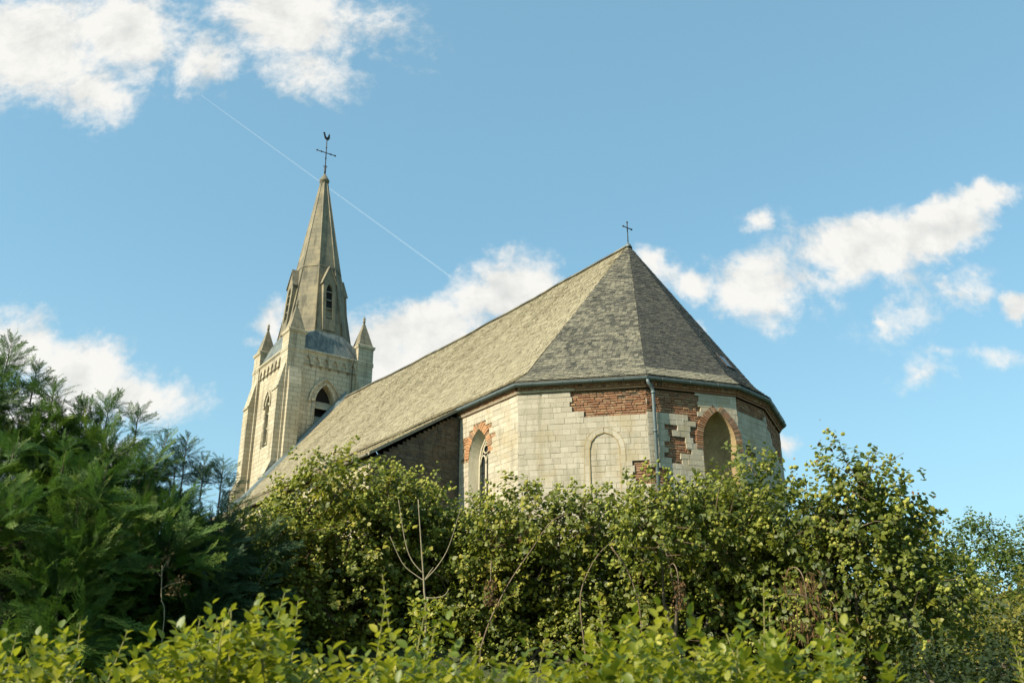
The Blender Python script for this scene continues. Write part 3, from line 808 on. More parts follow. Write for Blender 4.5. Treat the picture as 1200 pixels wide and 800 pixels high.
# skylight on the south-east slope
f3a, f3b = EAVE[3], EAVE[4]
def rp(s, r): 
    p = f3a + (f3b - f3a) * s; p = p + (APX - p) * r; return np.array([p[0], p[1], zprof(r)])
t_ = rp(.6, .2) - rp(.4, .2); t_ /= np.linalg.norm(t_); u_ = rp(.5, .5) - rp(.5, .2); u_ /= np.linalg.norm(u_); n_ = np.cross(t_, u_); n_ = n_ if n_[2] > 0 else -n_
c_ = rp(.50, .215)
sk = MB(); pn = MB()
def q_(a, b, h): return c_ + t_ * a + u_ * b + n_ * h
for (a0, a1, b0, b1) in ((-.2, -.16, -.33, .33), (.16, .2, -.33, .33), (-.16, .16, -.33, -.29), (-.16, .16, .29, .33)):
    sk.hexa([q_(a0, b0, 0), q_(a1, b0, 0), q_(a1, b1, 0), q_(a0, b1, 0)], [q_(a0, b0, .05), q_(a1, b0, .05), q_(a1, b1, .05), q_(a0, b1, .05)])
sky_l = sk.build('skylight', M['iron'], church)
pn.poly([q_(-.16, -.29, .035), q_(.16, -.29, .035), q_(.16, .29, .035), q_(-.16, .29, .035)]); pn.build('pane', M['sky_glass'], sky_l)
cr = MB(); X0, Y0 = APX
cr.tube([(X0, Y0, RIDGE_Z - .1), (X0, Y0, RIDGE_Z + .95)], .02, 8)
cr.tube([(X0, Y0 - .21, RIDGE_Z + .72), (X0, Y0 + .21, RIDGE_Z + .72)], .019, 8)
for d in ((0, .21, .72), (0, -.21, .72), (0, 0, .95)): cr.tube([(X0, Y0 + d[1] - .025, RIDGE_Z + d[2]), (X0, Y0 + d[1] + .025, RIDGE_Z + d[2])], .032, 8)
o = cr.build('roof_cross', M['iron'], church)
lc = MB(); lc.tube([(X0, Y0, RIDGE_Z - .12), (X0, Y0, RIDGE_Z + .02), (X0, Y0, RIDGE_Z + .1)], [.15, .09, .03], 10); lc.build('lead_cap', M['zinc'], o)

# --- the tower, in its own frame (x east, y south)
tw = empty('tower', (-23.38, -.78, 0), R(-3), church)
HO, HW_ = 2.38, 2.24
def tface(k):
    c = [(-HW_, -HW_), (HW_, -HW_), (HW_, HW_), (-HW_, HW_)]   # north, east, south, west faces
    return face_frame(c[k], c[(k + 1) % 4])
bwh, bwp = pointed(.52, 16.35, 17.40); 
CORN = 18.98
wl = MB()
for k in range(4):
    f = tface(k); x0 = HW_ - (.12 if k == 1 else 0)
    strip_wall(wl, f, ZB, CORN, 0, f[3], (pointed(.27, 16.4, 17.1) if k == 0 else (bwh, bwp)) if k < 2 else None, x0, reveal=.5, zsill=14.3)
wall_t = wl.build('tower_wall', M['tower'], tw)
for k in range(2):
    f = tface(k); x0 = HW_ - (.12 if k == 1 else 0)
    bwp = (pointed(.27, 16.4, 17.1) if k == 0 else pointed(.52, 16.35, 17.40))[1]
    bz = MB()
    ring(bz, f, x0, [(.3 if k == 0 else .54, 14.3)] + [(h * 1.045, z) for h, z in bwp(12)], .1, 9, .03, .1, .004, .003)
    ring(bz, f, x0, [(.36 if k == 0 else .68, 14.3)] + [(h * 1.3, 16.45 + (z - 16.45) * 1.11) for h, z in bwp(12)], .09, 9, -.0 + .005, .02, .004, .003)
    bw = bz.build('belfry_window', M['tower'], tw)
    hd = MB(); ring(hd, f, x0, [(h * 1.58, 16.45 + (z - 16.45) * 1.26) for h, z in bwp(12)], .1, 9, .10, .1, .004, .003); hd.build('hood_mould', M['tower'], bw)
    for z in (14.5, 15.3, 16.1):
        lo_ = MB(); lo_.hexa([P3(f, x0 - .52, z, -.12), P3(f, x0 + .52, z, -.12), P3(f, x0 + .52, z + .42, -.42), P3(f, x0 - .52, z + .42, -.42)], [P3(f, x0 - .52, z + .06, -.12), P3(f, x0 + .52, z + .06, -.12), P3(f, x0 + .52, z + .48, -.42), P3(f, x0 - .52, z + .48, -.42)]); lo_.build('louvre', M['louvre'], bw)
    vo = MB(); vo.poly([P3(f, x0 - .6, 14.2, -.49), P3(f, x0 + .6, 14.2, -.49), P3(f, x0 + .6, 17.6, -.49), P3(f, x0 - .6, 17.6, -.49)]); vo.build('chamber_shade_sheet', M['shade_black'], bw)  # flat black sheet, its colour stands in for the unlit bell chamber
    for sg in (-1, 1):
        cl = MB(); cl.tube([P3(f, x0 + sg * (.4 if k == 0 else .66), 14.3, .0), P3(f, x0 + sg * (.4 if k == 0 else .66), 16.4, .0)], .06, 10); cl.hexa([P3(f, x0 + sg * (.4 if k == 0 else .66) - .1, 16.4, -.05), P3(f, x0 + sg * (.4 if k == 0 else .66) - .1, 16.4, .1), P3(f, x0 + sg * (.4 if k == 0 else .66) + .1, 16.4, .1), P3(f, x0 + sg * (.4 if k == 0 else .66) + .1, 16.4, -.05)][::-1], [P3(f, x0 + sg * (.4 if k == 0 else .66) - .12, 16.53, -.05), P3(f, x0 + sg * (.4 if k == 0 else .66) - .12, 16.53, .12), P3(f, x0 + sg * (.4 if k == 0 else .66) + .12, 16.53, .12), P3(f, x0 + sg * (.4 if k == 0 else .66) + .12, 16.53, -.05)][::-1]); cl.build('colonnette', M['tower'], bw)
# corbel table of small arches under the cornice
for k in range(4):
    f = tface(k); ct = MB(); n = 6; s0, s1 = .72, f[3] - .72; w_ = (s1 - s0) / n
    for i in range(n):
        a = s0 + i * w_; hh, hp = pointed(w_ * .32, 18.42, 18.75)
        strip_wall(ct, f, 18.3, 18.86, a, a + w_, (hh, hp), a + w_ / 2, reveal=.075, zsill=18.3, o=.085)
        for aa in (a, a + w_):
            ct.hexa([P3(f, aa - .05, 18.14, 0), P3(f, aa + .05, 18.14, 0), P3(f, aa + .05, 18.14, -.03), P3(f, aa - .05, 18.14, -.03)], [P3(f, aa - .06, 18.3, .09), P3(f, aa + .06, 18.3, .09), P3(f, aa + .06, 18.3, -.03), P3(f, aa - .06, 18.3, -.03)])
    ct.build('corbel_table', M['tower'], tw)
cn = MB()
sq = lambda h: [np.array([-h, -h]), np.array([h, -h]), np.array([h, h]), np.array([-h, h]), np.array([-h, -h])]
def sq_sweep(mb, prof, cx=0., cy=0.):
    n = len(prof)
    for (h0, z0), (h1, z1) in zip(prof, prof[1:]):
        c0 = [(cx - h0, cy - h0, z0), (cx + h0, cy - h0, z0), (cx + h0, cy + h0, z0), (cx - h0, cy + h0, z0)]
        c1_ = [(cx - h1, cy - h1, z1), (cx + h1, cy - h1, z1), (cx + h1, cy + h1, z1), (cx - h1, cy + h1, z1)]
        for i in range(4): j = (i + 1) % 4; mb.poly([c0[i], c0[j], c1_[j], c1_[i]])
sq_sweep(cn, [(HW_ + .08, 18.86), (HW_ + .1, 18.9), (HW_ + .17, 18.98), (HW_ + .17, 19.06), (HW_ + .05, 19.12), (HW_ - .3, 19.14)])
cn.build('cornice', M['tower'], tw)
pr_ = MB()
for sx in (-1, 1):
    for sy in (-1, 1):
        cx_, cy_ = sx * (HO - .44), sy * (HO - .44)
        p_ = MB()
        sq_sweep(p_, [(.44, ZB), (.44, 18.82), (.475, 18.86), (.475, 18.94), (.44, 18.98), (.44, 19.78), (.5, 19.86), (.52, 19.98), (.44, 20.03)], cx_, cy_)
        pi = p_.build('corner_pier', M['tower'], tw)
        y_ = MB(); sq_sweep(y_, [(.42, 20.0), (.025, 21.5)], cx_, cy_); 
        y_.tube([(cx_, cy_, 21.45), (cx_, cy_, 21.52), (cx_, cy_, 21.62), (cx_, cy_, 21.7), (cx_, cy_, 21.85)], [.04, .085, .05, .075, .015], 8)
        y_.build('pinnacle', M['spire'], tw)
def buttress(mb, cx_, cy_, d, width, prof):
    """prof: (out, z) from top to bottom, swept over the width, projecting along d"""
    d = np.array([d[0], d[1], 0.]); t = np.array([-d[1], d[0], 0.]) * width / 2; c = np.array([cx_, cy_, 0.])
    L_ = [c - t + d * o_ + np.array([0, 0, z]) for o_, z in prof]; R_ = [c + t + d * o_ + np.array([0, 0, z]) for o_, z in prof]
    for i in range(len(prof) - 1): mb.poly([L_[i], L_[i + 1], R_[i + 1], R_[i]])
    bot = [c - t + np.array([0, 0, prof[-1][1]]), c + t + np.array([0, 0, prof[-1][1]])]
    mb.poly(L_[::-1] + [bot[0]]) ; mb.poly(R_ + [bot[1]])
for sx in (-1, 1):
    for sy in (-1, 1):
        b1 = MB(); buttress(b1, sx * (HO - .42), sy * (HO - .02), (0, sy), .68, [(0, 18.35), (.34, 16.85), (.39, 16.83), (.39, 16.72), (.34, 16.7), (.34, 13.0), (.6, 12.3), (.65, 12.28), (.65, 12.18), (.6, 12.15), (.6, ZB)])
        b1.build('buttress', M['tower'], tw)
        b2 = MB(); buttress(b2, sx * (HO - .02), sy * (HO - .46), (sx, 0), .66, [(0, 17.95), (.06, 17.9), (.24, 17.0), (.24, 12.0), (.5, 11.4), (.5, ZB)])
        b2.build('buttress', M['tower'], tw)
sr = MB(); zt_, zb_ = 20.42, 19.1; apo = lambda z: 1.66 - .158 * (z - 21.3)
def octo(ap, z):
    r_ = ap / math.cos(math.pi / 8)
    return [np.array([r_ * math.cos(math.pi / 8 + k * math.pi / 4), r_ * math.sin(math.pi / 8 + k * math.pi / 4), z]) for k in range(8)]
oc_t = octo(apo(zt_) + .05, zt_); hb = HW_ + .06
cb = [np.array([hb, hb, zb_]), np.array([-hb, hb, zb_]), np.array([-hb, -hb, zb_]), np.array([hb, -hb, zb_])]
for k in range(4):
    sr.poly([cb[k], cb[(k + 1) % 4], oc_t[(2 * k + 2) % 8], oc_t[2 * k + 1]])
    sr.poly([cb[k], oc_t[2 * k + 1], oc_t[(2 * k) % 8]])
sr.build('skirt_roof', M['lead'], tw)
lr = MB(); lr.tube([(1.55, .78, 21.3), (1.74, .82, 20.46), (HW_ + .1, 1.2, 19.25), (HW_ + .22, 1.25, 19.12), (HW_ + .22, 1.25, 18.9), (HW_ + .05, 1.28, 18.7), (HW_ + .05, 1.28, 13)], .018, 6); lr.build('lightning_rod', M['iron'], tw)

# --- the spire
spire = empty('spire', (-23.38, -.78 + .021 * 20.4, 0), R(-3), church)
spire.rotation_euler = (.021, 0, R(-3))      # the old spire leans a little to the north
sp = MB()
zs_ = [20.2, 24.6, 24.6, 24.68, 24.68, 30.45]; aps = [apo(20.2), apo(24.6), apo(24.6) + .03, apo(24.68) + .03, apo(24.68), .2]
prev = None
for z, a in zip(zs_, aps):
    o_ = octo(a, z)
    if prev:
        for k in range(8): sp.poly([prev[k], prev[(k + 1) % 8], o_[(k + 1) % 8], o_[k]])
    prev = o_
for k in range(8):   # roll mouldings on the arrises
    sp.tube([octo(apo(20.4), 20.4)[k], octo(.2, 30.45)[k]], [.045, .03], 6)
sp.build('spire_shell', M['spire'], spire)
tp = MB(); tp.tube([(0, 0, 30.4), (0, 0, 30.5), (0, 0, 30.56), (0, 0, 30.68), (0, 0, 30.8), (0, 0, 30.95), (0, 0, 31.12)], [.21, .22, .29, .29, .21, .13, .04], 12); tp.build('capstone', M['spire'], spire)
for k in range(4):
    ang = k * math.pi / 2
    d = np.array([math.cos(ang), math.sin(ang)]); tt = np.array([-d[1], d[0]])
    dist = 1.80; f = (np.array([d[0] * dist - tt[0] * .36, d[1] * dist - tt[1] * .36, 0.]), np.array([tt[0], tt[1], 0.]), np.array([d[0], d[1], 0.]), .72)
    lu = MB(); lh, lp = pointed(.19, 22.95, 23.42); z0, z1, zg = 20.6, 23.6, 24.45
    lean = lambda p: p - f[2] * (.085 * (p[2] - 20.9))
    strip_wall(lu, f, z0, z1, 0, .72, (lh, lp), .36, reveal=.16, zsill=21.3)
    lu.poly([P3(f, 0, z1), P3(f, .72, z1), P3(f, .36, zg)])
    for s_, e_ in ((0, -.7), (.72, -.7)):
        q = [P3(f, s_, z0), P3(f, s_, z1), P3(f, s_, z1, e_), P3(f, s_, z0, e_)]; lu.poly(q if s_ > 0 else q[::-1])
    for sg in (-1, 1):
        a0, a1 = P3(f, .36 + sg * .43, z1 - .12, .06), P3(f, .36, zg + .1, .06); b0_, b1_ = P3(f, .36 + sg * .43, z1 - .12, -.95), P3(f, .36, zg + .1, -1.0)
        q = [np.array(a0), np.array(a1), np.array(b1_), np.array(b0_)]; dz_ = np.array([0, 0, .09])
        lu.hexa([x - dz_ for x in q], q)
    lu.v = [tuple(lean(np.array(p))) for p in lu.v]
    luc = lu.build('lucarne', M['spire'], spire)
    for z in (21.42, 21.92, 22.42, 22.92):
        sl_ = MB(); sl_.hexa([P3(f, .165, z, -.05), P3(f, .555, z, -.05), P3(f, .555, z + .07, -.15), P3(f, .165, z + .07, -.15)], [P3(f, .165, z + .03, -.05), P3(f, .555, z + .03, -.05), P3(f, .555, z + .1, -.15), P3(f, .165, z + .1, -.15)]); sl_.v = [tuple(lean(np.array(p))) for p in sl_.v]; sl_.build('louvre_slat', M['louvre'], spire)
    vo = MB(); vo.poly([P3(f, .1, 21.2, -.155), P3(f, .62, 21.2, -.155), P3(f, .62, 23.58, -.155), P3(f, .1, 23.58, -.155)]); vo.v = [tuple(lean(np.array(p))) for p in vo.v]; vo.build('opening_shade_sheet', M['shade_black'], spire)  # black sheet behind the slats, shade put into its colour
wc = MB()
wc.tube([(0, 0, 31.0), (0, 0, 33.45)], .028, 8); wc.tube([(0, -.58, 32.55), (0, .58, 32.55)], .026, 8)
wc.tube([(0, 0, 31.05), (0, 0, 31.6)], .055, 8); wc.tube([(0, -.13, 31.62), (0, .13, 31.62)], .022, 6); wc.tube([(-.13, 0, 31.62), (.13, 0, 31.62)], .022, 6)
for y_, z_ in ((-.58, 32.55), (.58, 32.55), (-.3, 32.55), (.3, 32.55), (0, 32.2), (0, 32.9)):
    wc.tube([(0, y_ - .03, z_), (0, y_ + .03, z_)], .05, 8)
wc.build('iron_cross', M['iron'], spire)
ck = MB()
cock = [(.0, 33.42), (.1, 33.45), (.17, 33.58), (.17, 33.78), (.12, 33.92), (.08, 33.80), (.05, 33.66), (-.03, 33.60), (-.09, 33.68), (-.13, 33.84), (-.17, 33.93), (-.22, 33.90), (-.27, 33.86), (-.22, 33.83), (-.21, 33.74), (-.16, 33.56), (-.09, 33.47)]
F_ = [(-.02, y_, z_) for y_, z_ in cock]; B__ = [(.02, y_, z_) for y_, z_ in cock]
ck.poly(F_); ck.poly(B__[::-1])
for i in range(len(cock)): j = (i + 1) % len(cock); ck.poly([F_[j], F_[i], B__[i], B__[j]])
ck.build('weathercock', M['iron'], spire)

# ------------------------------------------------------------------ vegetation helpers
def unit(a):
    a = np.asarray(a, float); return a / (np.linalg.norm(a, axis=-1, keepdims=True) + 1e-9)
def frames(d, n):
    y = unit(d); z = n - (n * y).sum(-1, keepdims=True) * y; z = unit(z); return np.cross(y, z), y, z
LEAF_IVY = (np.array([(0, 0, 0), (.34, .16, .07), (.40, .42, .09), (.2, .74, .03), (0, 1.0, -.1), (-.2, .74, .03), (-.40, .42, .09), (-.34, .16, .07)]), np.array([(0, 1, 2, 3), (0, 3, 4, 5), (0, 5, 6, 7)]))
LEAF_OVAL = (np.array([(0, 0, 0), (.2, .18, .05), (.29, .45, .07), (.2, .76, .03), (0, 1, -.08), (-.2, .76, .03), (-.29, .45, .07), (-.2, .18, .05), (0, .3, -.0), (0, .72, -.02)]),
             np.array([(0, 1, 2, 8), (8, 2, 3, 9), (9, 3, 4, 4), (0, 8, 6, 7), (8, 9, 5, 6), (9, 4, 4, 5)]))
LEAF_OVAL = (LEAF_OVAL[0], np.array([(0, 1, 2, 8), (8, 2, 3, 9), (8, 6, 7, 0), (9, 5, 6, 8), (3, 4, 5, 9)]))
LEAF_S = (np.array([(0, 0, 0), (.3, .35, .07), (.22, .7, .03), (0, 1, -.06), (-.22, .7, .03), (-.3, .35, .07)]), np.array([(0, 1, 2, 3), (0, 3, 4, 5)]))
def leaves(name, pos, d, n, size, tint, tmpl, mat, parent):
    T, F = tmpl; N = len(pos)
    x, y, z = frames(d, n)
    curl = rng.uniform(.4, 1.8, N)[:, None]
    s = size[:, None]
    V = pos[:, None, :] + s[:, :, None] * (T[None, :, 0:1] * x[:, None, :] + T[None, :, 1:2] * y[:, None, :] + (T[None, :, 2] * curl)[:, :, None] * z[:, None, :])
    Fx = (np.arange(N) * len(T))[:, None, None] + F[None]
    return np_mesh(name, V.reshape(-1, 3), Fx.reshape(-1, F.shape[1]), mat, parent, {'tint': np.repeat(tint, len(T))})
def sphere_pts(sph, dens, shell=.1, rmul=1.0, keep_in=.14):
    """points on the outside of a union of spheres (c, r)"""
    C = np.array([s[0] for s in sph]); Rr = np.array([s[1] for s in sph]) * rmul
    cnt = np.maximum(4, (4 * math.pi * Rr ** 2 * dens).astype(int))
    P, Nn = [], []
    for c, r, k in zip(C, Rr, cnt):
        d = unit(rng.normal(size=(k, 3))); rr_ = r + rng.normal(0, shell, k)
        P.append(c + d * rr_[:, None]); Nn.append(d)
    P = np.concatenate(P); Nn = np.concatenate(Nn)
    keep = np.ones(len(P), bool)
    for c, r in zip(C, Rr):
        keep &= np.linalg.norm(P - c, axis=1) > r - keep_in
    keep &= P[:, 2] > ground(P[:, 0], P[:, 1]) - .1
    return P[keep], Nn[keep]
def foliage(name, sph, parent, mat, tmpl, lsize, sprays, per, slen, up=.5, tint=(.1, .75), shell=.1, inner=.45, droop=.3, keep_in=.14):
    """short leafy shoots standing off the surface of a mass of rounded lobes"""
    out_tips = []
    Ps, Ds, Ns, Ss, Ts = [], [], [], [], []
    for layer, (dm, rm) in enumerate(((1., 1.), (inner, .84), (inner * .7, .66))):
        P, Nn = sphere_pts(sph, sprays * dm, shell, rm, keep_in)
        K = len(P)
        d = unit(Nn * .75 + np.array([0, 0, up]) + rng.normal(0, .42, (K, 3)))
        L = rng.uniform(*slen, K); tn = np.clip(rng.normal(.42, .22, K), 0, 1)
        tn = np.where(rng.random(K) < .12, rng.uniform(.7, 1, K), tn)
        for j in range(per):
            f = (j + rng.random(K)) / per
            rad = unit(np.cross(d, rng.normal(size=(K, 3))))
            Ps.append(P + d * (L * f)[:, None] + rad * .012)
            ld = unit(rad * 1.0 + d * .5 + np.array([0, 0, -droop]) + rng.normal(0, .2, (K, 3)))
            Ds.append(ld); Ns.append(unit(Nn * .6 + np.array([-.5, -.3, .6]) + rng.normal(0, .45, (K, 3))))
            Ss.append(rng.uniform(.65, 1.15, K) * lsize); Ts.append(np.clip(tint[0] + (tint[1] - tint[0]) * tn + rng.normal(0, .07, K), 0, 1))
        if layer == 0: out_tips = (P + d * L[:, None], d, Nn)
    o = leaves(name, np.concatenate(Ps), np.concatenate(Ds), np.concatenate(Ns), np.concatenate(Ss), np.concatenate(Ts), tmpl, mat, parent)
    return o, out_tips
# a bumpy flower ball
_bm = bmesh.new(); bmesh.ops.create_icosphere(_bm, subdivisions=2, radius=1.0); _bm.verts.ensure_lookup_table()
BALL_V = np.array([v.co[:] for v in _bm.verts]); BALL_F = np.array([[v.index for v in f.verts] for f in _bm.faces]); _bm.free()
BALL_V = BALL_V * rng.uniform(.72, 1.12, len(BALL_V))[:, None]
def balls(name, pos, size, tint, mat, parent):
    N = len(pos); ang = rng.uniform(0, 6.28, N); c, s = np.cos(ang), np.sin(ang)
    B = np.stack([BALL_V[None, :, 0] * c[:, None] - BALL_V[None, :, 1] * s[:, None], BALL_V[None, :, 0] * s[:, None] + BALL_V[None, :, 1] * c[:, None], np.repeat(BALL_V[None, :, 2], N, 0)], -1)
    V = pos[:, None] + B * size[:, None, None]; F = (np.arange(N) * len(BALL_V))[:, None, None] + BALL_F[None]
    return np_mesh(name, V.reshape(-1, 3), F.reshape(-1, 3), mat, parent, {'tint': np.repeat(tint, len(BALL_V))}, smooth=False)

def mass(top, Y, step=.5, rad=(.3, .66), rows=True, bot=None, dy=.8, over=.55, back=True, drop=16):
    """lobes filling the space under an outline top = [(u, v), ...] seen at distance Y"""
    top = [(a_, b_ + drop) for a_, b_ in top]; us = [p[0] for p in top]; sph = []
    u = us[0]
    while u <= us[-1]:
        v = np.interp(u, us, [p[1] for p in top]); p = at(u, v, Y)
        z = p[2]; k = 0; gz = float(ground(p[0], Y))
        while z > gz + .1:
            r = random.uniform(*rad) * (.72 if k == 0 else 1.05)
            yy = Y + random.uniform(-dy, dy) * (.5 if k == 0 else 1) + over * min(2.2, k * .5)
            sph.append((np.array([p[0] + random.uniform(-.18, .18), yy, z - r * .92]), r))
            z -= r * 1.0; k += 1
            if bot is not None and z < bot: break
        if back:
            for k2 in range(2):
                r = random.uniform(*rad) * 1.15
                sph.append((np.array([p[0] + random.uniform(-.3, .3), Y + 1.0 + .5 * k2 + random.uniform(-.2, .2), p[2] - r * 1.1 - .25 - .6 * k2]), r))
        u += step * FPX / Y * random.uniform(.75, 1.2)
    return sph
def stems(sph, base, n, r=.03, mat='bark', name='stem', parent=None):
    mb = MB()
    for _ in range(n):
        c, rr_ = random.choice(sph); b0 = np.array([base[0] + random.uniform(-.7, .7), base[1] + random.uniform(-.3, .3), float(ground(base[0], base[1])) - .1])
        mid = (b0 + c) / 2 + np.array([random.uniform(-.3, .3), random.uniform(-.2, .2), .2])
        mb.tube([b0, (b0 * .5 + mid * .5), mid, (mid + c) / 2 + np.array([0, 0, .08]), c], [r * 1.6, r * 1.3, r, r * .7, r * .4], 6)
    return mb.build(name, M[mat], parent)
def ivy(label, top, Y, umb=.5, tint=(.08, .72), seed=0, **kw):
    random.seed(seed)
    sph = mass(top, Y, **kw); b = at((top[0][0] + top[-1][0]) / 2, 700, Y); gz = float(ground(b[0], Y + .4))
    root = empty('ivy_bush', (b[0], Y + .4, gz)); tag(root, label, 'ivy', 'ivy bushes covering the bank below the church')
    sh = [(c - np.array([b[0], Y + .4, gz]), r) for c, r in sph]
    # the leaves are generated in world space, then moved under the root
    fo, tips = foliage('foliage', sph, root, M['ivy'], LEAF_IVY, .066, 62, 9, (.10, .26), tint=tint)
    P, d, Nn = tips
    score = Nn[:, 2] * .7 - Nn[:, 1] * .25 - Nn[:, 0] * .3 + rng.normal(0, .35, len(P))
    sel = np.where(score > np.quantile(score, 1 - umb))[0]
    cp, cs = [], []
    patch = np.sin(2.1 * P[sel, 0] + 1.7 * P[sel, 2] + seed) + np.sin(4.3 * P[sel, 0] - 3.1 * P[sel, 2] + 2 * seed) + .8 * np.sin(7.9 * P[sel, 2] + 5 * P[sel, 0])
    sel = sel[patch + rng.normal(0, .7, len(sel)) > -.35]
    for q in range(7):
        cp.append(P[sel] + d[sel] * rng.uniform(-.02, .06, (len(sel), 1)) + rng.normal(0, .038, (len(sel), 3))); cs.append(rng.uniform(.010, .025, len(sel)))
    cp = np.concatenate(cp); cs = np.concatenate(cs); kp = rng.random(len(cp)) < .66
    fl_ = balls('flower_head', cp[kp], cs[kp], rng.uniform(0, 1, kp.sum()), M['umbel'], root); fl_['kind'] = 'stuff'
    sm_ = stems(sph, (b[0], Y + .4), 14, .018, parent=root)
    tw_ = MB()
    for q in rng.choice(len(P), min(420, len(P)), replace=False):
        e = P[q] + rng.normal(0, .03, 3); a0 = e - d[q] * .3 - Nn[q] * .18 + rng.normal(0, .06, 3)
        tw_.tube([a0, (a0 + e) / 2 + rng.normal(0, .02, 3), e], [.006, .0045, .0025], 4, cap=False)
    tw_ = tw_.build('twig', M['cane'], root); tw_['kind'] = 'stuff'
    pk = np.sin(1.3 * P[:, 0] + 2.9 * P[:, 2] + 3 * seed) + np.sin(3.7 * P[:, 0] - 1.9 * P[:, 2] + seed) > 1.45
    pk = np.where(pk & (rng.random(len(P)) < .3))[0]; n = len(pk) * 5
    dl = leaves('dry_leaf', np.repeat(P[pk], 5, 0) + rng.normal(0, .06, (n, 3)), unit(rng.normal(0, .7, (n, 3)) + (0, 0, -.5)), unit(rng.normal(size=(n, 3))), rng.uniform(.03, .06, n), rng.random(n), LEAF_S, M['dry'], root); dl['kind'] = 'stuff'
    for o_ in (fo, fl_, sm_, tw_, dl): o_.matrix_parent_inverse = Matrix.Translation((-b[0], -Y - .4, -gz))
    return root
A1 = [(258, 650), (280, 622), (300, 604), (330, 588), (352, 556), (385, 560), (408, 540), (432, 536), (455, 556), (476, 562)]
A2 = [(468, 570), (500, 566), (530, 572), (560, 578), (592, 592)]
A3 = [(585, 598), (610, 556), (630, 566), (650, 580), (676, 584), (700, 570), (725, 578), (752, 560), (775, 566)]
A4 = [(770, 562), (800, 560), (830, 548), (852, 530), (872, 524), (900, 534), (925, 540)]
A5 = [(925, 548), (950, 545), (972, 524), (992, 526), (1010, 530), (1026, 550), (1054, 590)]
ivy('rounded yellow green ivy bush below the nave roof, beside the dark cypresses', A1, 12.2, .7, (.2, .95), 1, drop=6, step=.38)
ivy('low ivy thicket directly below the pointed chancel window, behind the bare sapling', A2, 12.8, .5, (.12, .85), 2)
ivy('broad ivy thicket with arching bramble canes below the walled up blind window', A3, 12.0, .45, (.1, .8), 3)
ivy('ivy bush with yellowish flower heads reaching up to the brick arched niche', A4, 11.4, .5, (.08, .78), 4)
ivy('tallest ivy mound with flower heads, against open sky right of the apse', A5, 10.6, .5, (.03, .66), 5, drop=32, step=.42)

# --- cypresses
def frond_template():
    q = []
    def blade(p, d, L, w):
        d = np.array(d, float); d /= np.linalg.norm(d); s = np.array([-d[1], d[0], 0]); p = np.array(p, float)
        q.append([p, p + d * L * .5 + s * w * .5, p + d * L, p + d * L * .5 - s * w * .5])
    rs = random.Random(3)
    blade((0, 0, 0), (1, 0, 0), 1.0, .018)
    n = 11
    for i in range(n):
        x = .06 + .88 * i / n
        for sg in (1, -1):
            L = (.30 * (1 - x) ** .6 + .06) * rs.uniform(.65, 1.2) * (.55 + .45 * min(1, x * 3))
            dz = rs.uniform(-.25, .25); dr = np.array([.86, sg * .5, dz]); dr /= np.linalg.norm(dr)
            xx = x + rs.uniform(-.025, .025)
            blade((xx, 0, 0), dr, L, .018)
            m_ = int(2 + L * 11)
            for j in range(m_):
                pj = np.array([xx, 0, 0]) + dr * L * (j + .6) / (m_ + .5)
                for s2 in (1, -1):
                    l2 = .075 * (1 - .55 * j / m_) * rs.uniform(.7, 1.3)
                    a = math.atan2(dr[1], dr[0]) + s2 * .5
                    blade(pj, (math.cos(a), math.sin(a), dz * .5 + rs.uniform(-.35, .35)), l2, .017)
    V = np.array(q).reshape(-1, 3); return V, np.arange(len(V)).reshape(-1, 4)
FRV, FRF = frond_template()
